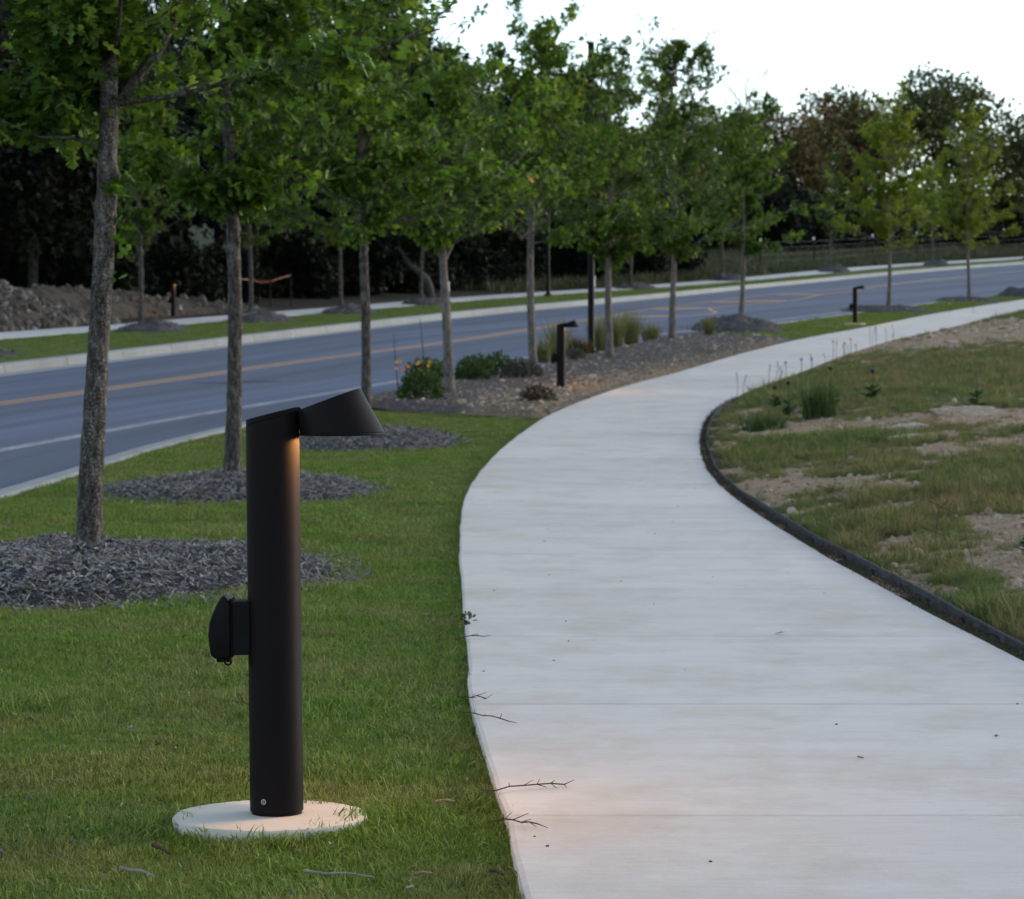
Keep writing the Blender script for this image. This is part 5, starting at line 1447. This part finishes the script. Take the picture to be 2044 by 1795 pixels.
# longer ragged fringe along the path edge and round the footing
Y = np.concatenate([rng.uniform(5, 20, 1500), rng.uniform(20, 36, 900)]); X = path_l(Y) + np.minimum(-.012, -.03 + .05 * fbm(Y * 4, Y * 0, 5) + rng.normal(0, .010, len(Y)))
a_ = np.concatenate([rng.uniform(0, 6.28, 260), rng.normal(-0.25, .35, 70)]); ra_ = np.concatenate([rng.uniform(.25, .275, 260), rng.uniform(.215, .26, 70)]); Xc_ = -0.61 + ra_ * np.cos(a_); Yc_ = 6.72 + ra_ * np.sin(a_)
P = np.concatenate([np.stack([X, Y, G(X, Y)], -1), np.stack([Xc_, Yc_, G(Xc_, Yc_)], -1)])
tag(scatter('edge_grass', P, rand_rot(len(P), .25), np.where(np.arange(len(P)) < len(Y), rng.uniform(.6, 1.35, len(P)), rng.uniform(.9, 1.6, len(P))), turf_src, 6), 'ragged fringe of grass along the path edge', 'grass', kind='stuff')
# bits of chip and dead leaf lying in the turf
n = 420; Y = rng.uniform(5.2, 17, n); X = np.maximum(-.2 * Y - .3, near_k(Y)) + (path_l(Y) - .03 - np.maximum(-.2 * Y - .3, near_k(Y))) * rng.uniform(0, 1, n)
P = np.stack([X, Y, G(X, Y) + .014 + rng.uniform(0, .008, n)], -1)
tag(scatter('lawn_litter', P, rand_rot(n, .35), rng.uniform(.25, .75, n), chip_src, 8), 'small bits of wood chip lying in the lawn', 'litter', kind='stuff')
# far verge turf
n = 9000; Y = rng.uniform(44, 150, n); a_ = walk_r(Y) + .05; b_ = far_out(Y) - .05; X = a_ + (b_ - a_) * rng.uniform(0, 1, n)
k = X > -.2 * Y - 1; X, Y = X[k], Y[k]; P = np.stack([X, Y, G(X, Y)], -1)
S = rng.uniform(2.0, 3.0, len(P)); tag(scatter('verge_grass', P, rand_rot(len(P), .1), np.stack([S, S, S * .55], -1), turf_src, 6), 'short green turf of the far verge', 'grass', kind='stuff')
# weeds of the bank
P1 = bank_pts(62000, 4.2, 30, xm, .42, 9, 11); P2 = bank_pts(52000, 28, 105, xm, .40, 9, 12)
P3 = bank_pts(6500, 4.2, 60, xm, .1, .5, 13)
P = np.concatenate([P1, P2, P3]); v = veg(P[:, 0], P[:, 1])
S = (0.18 + 0.55 * v) * rng.lognormal(0, .3, len(P)) * (1 + np.clip(P[:, 1] - 25, 0, 80) / 70)
hz = np.clip(1.25 - P[:, 1] / 90, .55, 1.0) * rng.uniform(.5, 1.2, len(P))
tag(scatter('bank_weeds', P, rand_rot(len(P), .15), np.stack([S, S, S * hz], -1), weed_src, 5), 'patchy weeds and grass over the bank right of the path', 'grass', kind='stuff')
# rough field grass behind the far walk on the right
n = 9000; Y = rng.uniform(112, 262, n); X = walk_l(Y) - .8 - rng.uniform(0, 1, n) ** 1.2 * 26
P = np.stack([X, Y, G(X, Y)], -1); S = rng.uniform(3.0, 6.0, n)
tag(scatter('field_grass', P, rand_rot(n, .1), S, field_src, 4), 'rough tall grass of the field behind the far walk', 'grass', kind='stuff')

# ------------------------------------------------------------------ single plants on the bank
def thistle(X, Y, h, head, label, n=1, spread=.12):
    z = float(G(X, Y)); root = empty('thistle', (X, Y, z)); r = random.Random(int(X * 100 + Y))
    B = MB()
    B.put(*tube(np.array([[0, 0, -.03], [.015, 0, h * .5], [.005, 0, h]]), [.009, .007, .005], 6))
    add('stem', B.mesh('stem'), M['leaf_shrub'], root)
    nl = 16; a_ = np.array([r.uniform(0, 6.28) for _ in range(nl)])
    P_ = np.stack([0 * a_, 0 * a_, np.linspace(.01, h * .55, nl)], -1)
    D_ = np.stack([np.cos(a_), np.sin(a_), np.full(nl, .45)], -1)
    add('leaves', leaves_mesh('leaves', P_, D_, np.tile([0, 0, 1.0], (nl, 1)), np.linspace(.2, .10, nl) * min(1, h / .4 + .3), 'hi', np.linspace(.2, .8, nl)), M['leaf_shrub'], root)
    if head:
        hd = add('flower_head', auto_smooth(MB().put(*loft([ring3(14, .005, .012, h - .005), ring3(14, .005, .030, h + .012), ring3(14, .005, .030, h + .03), ring3(14, .005, .020, h + .042)])).mesh('flower_head')), M['seed'], root)
        if head != 'seed':
            V, F = blades(70, .020, .045, .005, .75, 5, 2); V = V + [.005, 0, h + .036]
            add('petals', mk_mesh('petals', V, F), M[head], root)
    tag(root, label, 'thistle', 'thistles on the bank')
thistle(4.75, 35.0, .36, 'pet_purple', 'thistle with a bright purple flower head on the green bank')
thistle(3.45, 33.2, .42, 'seed', 'tall thistle with a dark seed head near the bend of the edging')
thistle(4.05, 33.8, .50, 'seed', 'tallest thistle stalk above the dense weed clump on the bank')
thistle(3.5, 35.4, .26, 'seed', 'short thistle with a dark seed head behind the tall one')
thistle(3.14, 13.4, .26, None, 'broad-leaved thistle rosette at the right edge of the picture')
thistle(2.80, 14.2, .18, None, 'small spiky thistle rosette on bare soil by the edging')
thistle(5.35, 30.6, .45, None, 'green spiky thistle without flower behind the rock slab')
p = empty('weed_clump', (3.72, 32.2, float(G(3.72, 32.2))))
for nm, me, mt in grass_clump(.20, .55, 420, .009, .6, 'leaf_shrub', 571): add(nm, me, mt, p)
tag(p, 'dense upright green weed clump in the middle of the bank', 'weeds')
p = empty('weed_clump', (2.95, 31.0, float(G(2.95, 31.0))))
for nm, me, mt in grass_clump(.26, .30, 380, .009, .9, 'leaf_shrub', 572): add(nm, me, mt, p)
tag(p, 'low leafy weed clump against the edging at the bend', 'weeds')
p = empty('weed_clump', (18.6, 92.5, float(G(18.6, 92.5))))
for nm, me, mt in leafy_shrub(.55, .5, 500, .09, 'leaf_shrub', 573): add(nm, me, mt, p)
tag(p, 'small green bush at the far top of the bank by the path', 'bush')
def wildflower(X, Y, h, mat, label, s_=.035):
    root = empty('wildflower', (X, Y, float(G(X, Y))))
    add('stem', MB().put(*tube(np.array([[0, 0, -.03], [.02, 0, h * .6], [.01, 0, h]]), .005, 5)).mesh('stem'), M['leaf_shrub'], root)
    f_ = add('flower', flower('x', s_), M[mat], root, (.01, 0, h)); f_.rotation_euler = (R(60), 0, 0)
    tag(root, label, 'wildflower', 'wildflowers on the bank')
for (X, Y, h, mt, lab) in ((6.35, 52.6, .45, 'pet_orange', 'left orange wildflower in the small cluster beside the stony patch'), (6.5, 52.2, .33, 'pet_yellow', 'left yellow wildflower in the small cluster beside the stony patch'), (6.8, 53.4, .45, 'pet_orange', 'right orange wildflower in the small cluster beside the stony patch'),
                           (6.85, 53.0, .30, 'pet_yellow', 'right yellow wildflower in the small cluster beside the stony patch'), (4.75, 46.2, .32, 'pet_blue', 'leftmost blue wildflower of three on the bank by the path bend'), (5.0, 46.0, .38, 'pet_blue', 'middle blue wildflower of three on the bank by the path bend'), (5.22, 46.4, .34, 'pet_blue', 'rightmost blue wildflower of three on the bank by the path bend'),
                           (6.6, 52.8, .38, 'pet_blue', 'single blue wildflower among the orange and yellow ones'), (13.6, 82.5, .4, 'pet_yellow', 'left yellow wildflower by the path near the far lamp'), (14.5, 83.5, .5, 'pet_yellow', 'right yellow wildflower by the path near the far lamp')):
    wildflower(X, Y, h * .8, mt, lab, .026)
# seed stalks standing against the path, and long dry stems near the right edge
B = MB(); r8 = random.Random(21)
for q in range(18):
    Y = r8.uniform(37.5, 62); X = float(path_r(Y)) + r8.uniform(.15, .7); h_ = r8.uniform(.25, .55); z = float(G(X, Y))
    B.put(*tube(np.array([[X, Y, z], [X + r8.uniform(-.02, .02), Y, z + h_ * .6], [X + r8.uniform(-.05, .05), Y, z + h_]]), [.003, .003, .006], 4))
for q in range(16):
    Y = r8.uniform(11, 19); X = r8.uniform(float(path_r(Y)) + .4, .19 * Y + .3); h_ = r8.uniform(.2, .42); z = float(G(X, Y)); e_ = r8.uniform(-.3, .1)
    B.put(*tube(np.array([[X, Y, z], [X + e_ * .3, Y, z + h_ * .7], [X + e_, Y, z + h_ * .9]]), [.0022, .0018, .002], 4))
tag(add('seed_stalks', B.mesh('seed_stalks'), M['rust_blade']), 'thin dry seed stalks rising from the bank beside the path', 'grass', kind='stuff')

# ------------------------------------------------------------------ litter on lawn and path
def stick(pts, r_, label, mat='twig', cat='twig', name='twig', grp='fallen twigs on the lawn'):
    pts = np.array(pts, float); c = pts.mean(0); z = float(G(c[0], c[1]))
    P_ = np.array([[a_ - c[0], b_ - c[1], float(G(a_, b_)) - z + h_] for a_, b_, h_ in pts])
    n = len(P_)
    o = add(name, MB().put(*tube(P_, r_ * (1.1 - .5 * np.linspace(0, 1, n)), 6)).mesh(name), M[mat], None, (c[0], c[1], z))
    return tag(o, label, cat, grp)
stick([(-.47, 5.99, .036), (-.42, 5.972, .033), (-.37, 5.967, .035), (-.31, 5.945, .028)], .0036, 'long thin pale twig lying across the lawn in front of the lamp')
stick([(-.885, 5.99, .036), (-.86, 5.98, .032), (-.83, 5.955, .034), (-.80, 5.93, .026)], .0045, 'thick pale twig lying in the grass at the lower left')
stick([(-.22, 5.93, .034), (-.20, 5.935, .036), (-.18, 5.95, .030)], .0042, 'short tan wood sliver in the grass near the lower centre', 'dry_leaf')
stick([(-.855, 6.33, .034), (-.83, 6.30, .032), (-.81, 6.27, .026)], .006, 'short thick brown stick left of the concrete footing', 'twig_dark')
stick([(-.20, 6.88, .036), (-.17, 6.90, .038), (-.15, 6.93, .030)], .005, 'tan wood chip in the grass between footing and path', 'dry_leaf')
stick([(-.05, 5.95, .034), (-.035, 5.945, .034), (-.02, 5.93, .028)], .0045, 'dark chip in the grass beside the path edge', 'twig_dark')
RG = 'grass runners creeping onto the path'
for (Y, L_, dy, lab, s_) in ((8.55, .11, -.22, 'longer of the upper pair of grass runners on the path edge', 1), (8.95, .05, -.04, 'shorter of the upper pair of grass runners on the path edge', 2), (6.92, .17, .14, 'long grass runner reaching onto the path beside the footing', 3), (6.45, .07, -.03, 'short grass runner on the path just below the long one', 4), (10.9, .07, .1, 'tiny grass runner on the path edge above the others', 5)):
    x0 = float(path_l(Y)); z = float(hgt(Y)) + .024
    n = 7; s = np.linspace(0, 1, n); rr = np.random.default_rng(s_)
    P_ = np.stack([-.05 + s * (L_ + .05), s * dy, .002 + .005 * np.sin(s * 3.1) + rr.normal(0, .002, n)], -1)
    B = MB().put(*tube(P_, .0019, 5))
    for q in range(2, n):
        for sg in (-1, 1):
            if rr.uniform() < .45: continue
            B.put(*tube(np.array([P_[q], P_[q] + [.03 * rr.uniform(-.2, 1.3), sg * .06 * rr.uniform(.2, 1.5), .010 * rr.uniform(-.2, 1)]]), [.0016, .0007], 4))
    tag(add('grass_runner', B.mesh('grass_runner'), M['twig_dark'], None, (x0, Y, z)), lab, 'runner', RG)
p = empty('seedling', (float(path_l(11.6)) + .01, 11.6, float(hgt(11.6)) + .01))
for nm, me, mt in leafy_shrub(.03, .03, 26, .02, 'leaf_shrub', 580, stems=4): add(nm, me, mt, p)
tag(p, 'small green seedling at the left edge of the path', 'seedling')
lf = leaves_mesh('dry_leaf', np.zeros((1, 3)), np.array([[1.0, .3, .12]]), np.array([[0, .2, 1.0]]), np.array([.055]), 'hi', np.array([.5]))
for (X, Y, rz, lab) in ((1.10, 11.15, 0, 'brown fallen leaf lying in the middle of the path'), (1.46, 8.0, 1.2, 'small brown leaf scrap at the right of the path'), (1.0, 7.55, 2.0, 'leaf scrap on the near part of the path')):
    o = add('fallen_leaf', lf, M['dry_leaf'], None, (X, Y, float(hgt(Y)) + .021), rz); o.scale = (1, 1, 1) if rz == 0 else (.45,) * 3
    tag(o, lab, 'leaf', 'fallen leaves on the path')
B = MB(); r9 = np.random.default_rng(31)
for q in range(45):
    Y = r9.uniform(5.2, 24); X = float(path_l(Y)) + PATH_W * r9.uniform(.02, .98) ** r9.choice([.5, 1, 2]); s_ = r9.uniform(.0015, .0035)
    V, F = box((X, Y, float(hgt(Y)) + .016 + s_ * .35), (s_ * r9.uniform(1, 3), s_ * 2, s_), (0, 0, r9.uniform(0, 3)))
    B.put(V, F)
tag(add('path_grit', B.mesh('path_grit'), M['twig_dark']), 'scattered grit and crumbs on the concrete path', 'grit', kind='stuff')
# dark litter packed in the gap between path and edging
n = 3200; Y = rng.uniform(3.5, 40, n); X = path_r(Y) + rng.uniform(-.01, .085, n) * sec(path_r, Y)
P = np.stack([X, Y, hgt(Y) + .008 + rng.uniform(0, .03, n)], -1)
gap_src = source_collection('gap_litter_chip', [chip_mesh(450 + k) for k in range(4)], M['twig_dark'])
tag(scatter('gap_litter', P, rand_rot(n, .6), rng.uniform(.4, 1.0, n), gap_src, 4), 'dark leaf litter in the gap beside the steel edging', 'litter', kind='stuff')
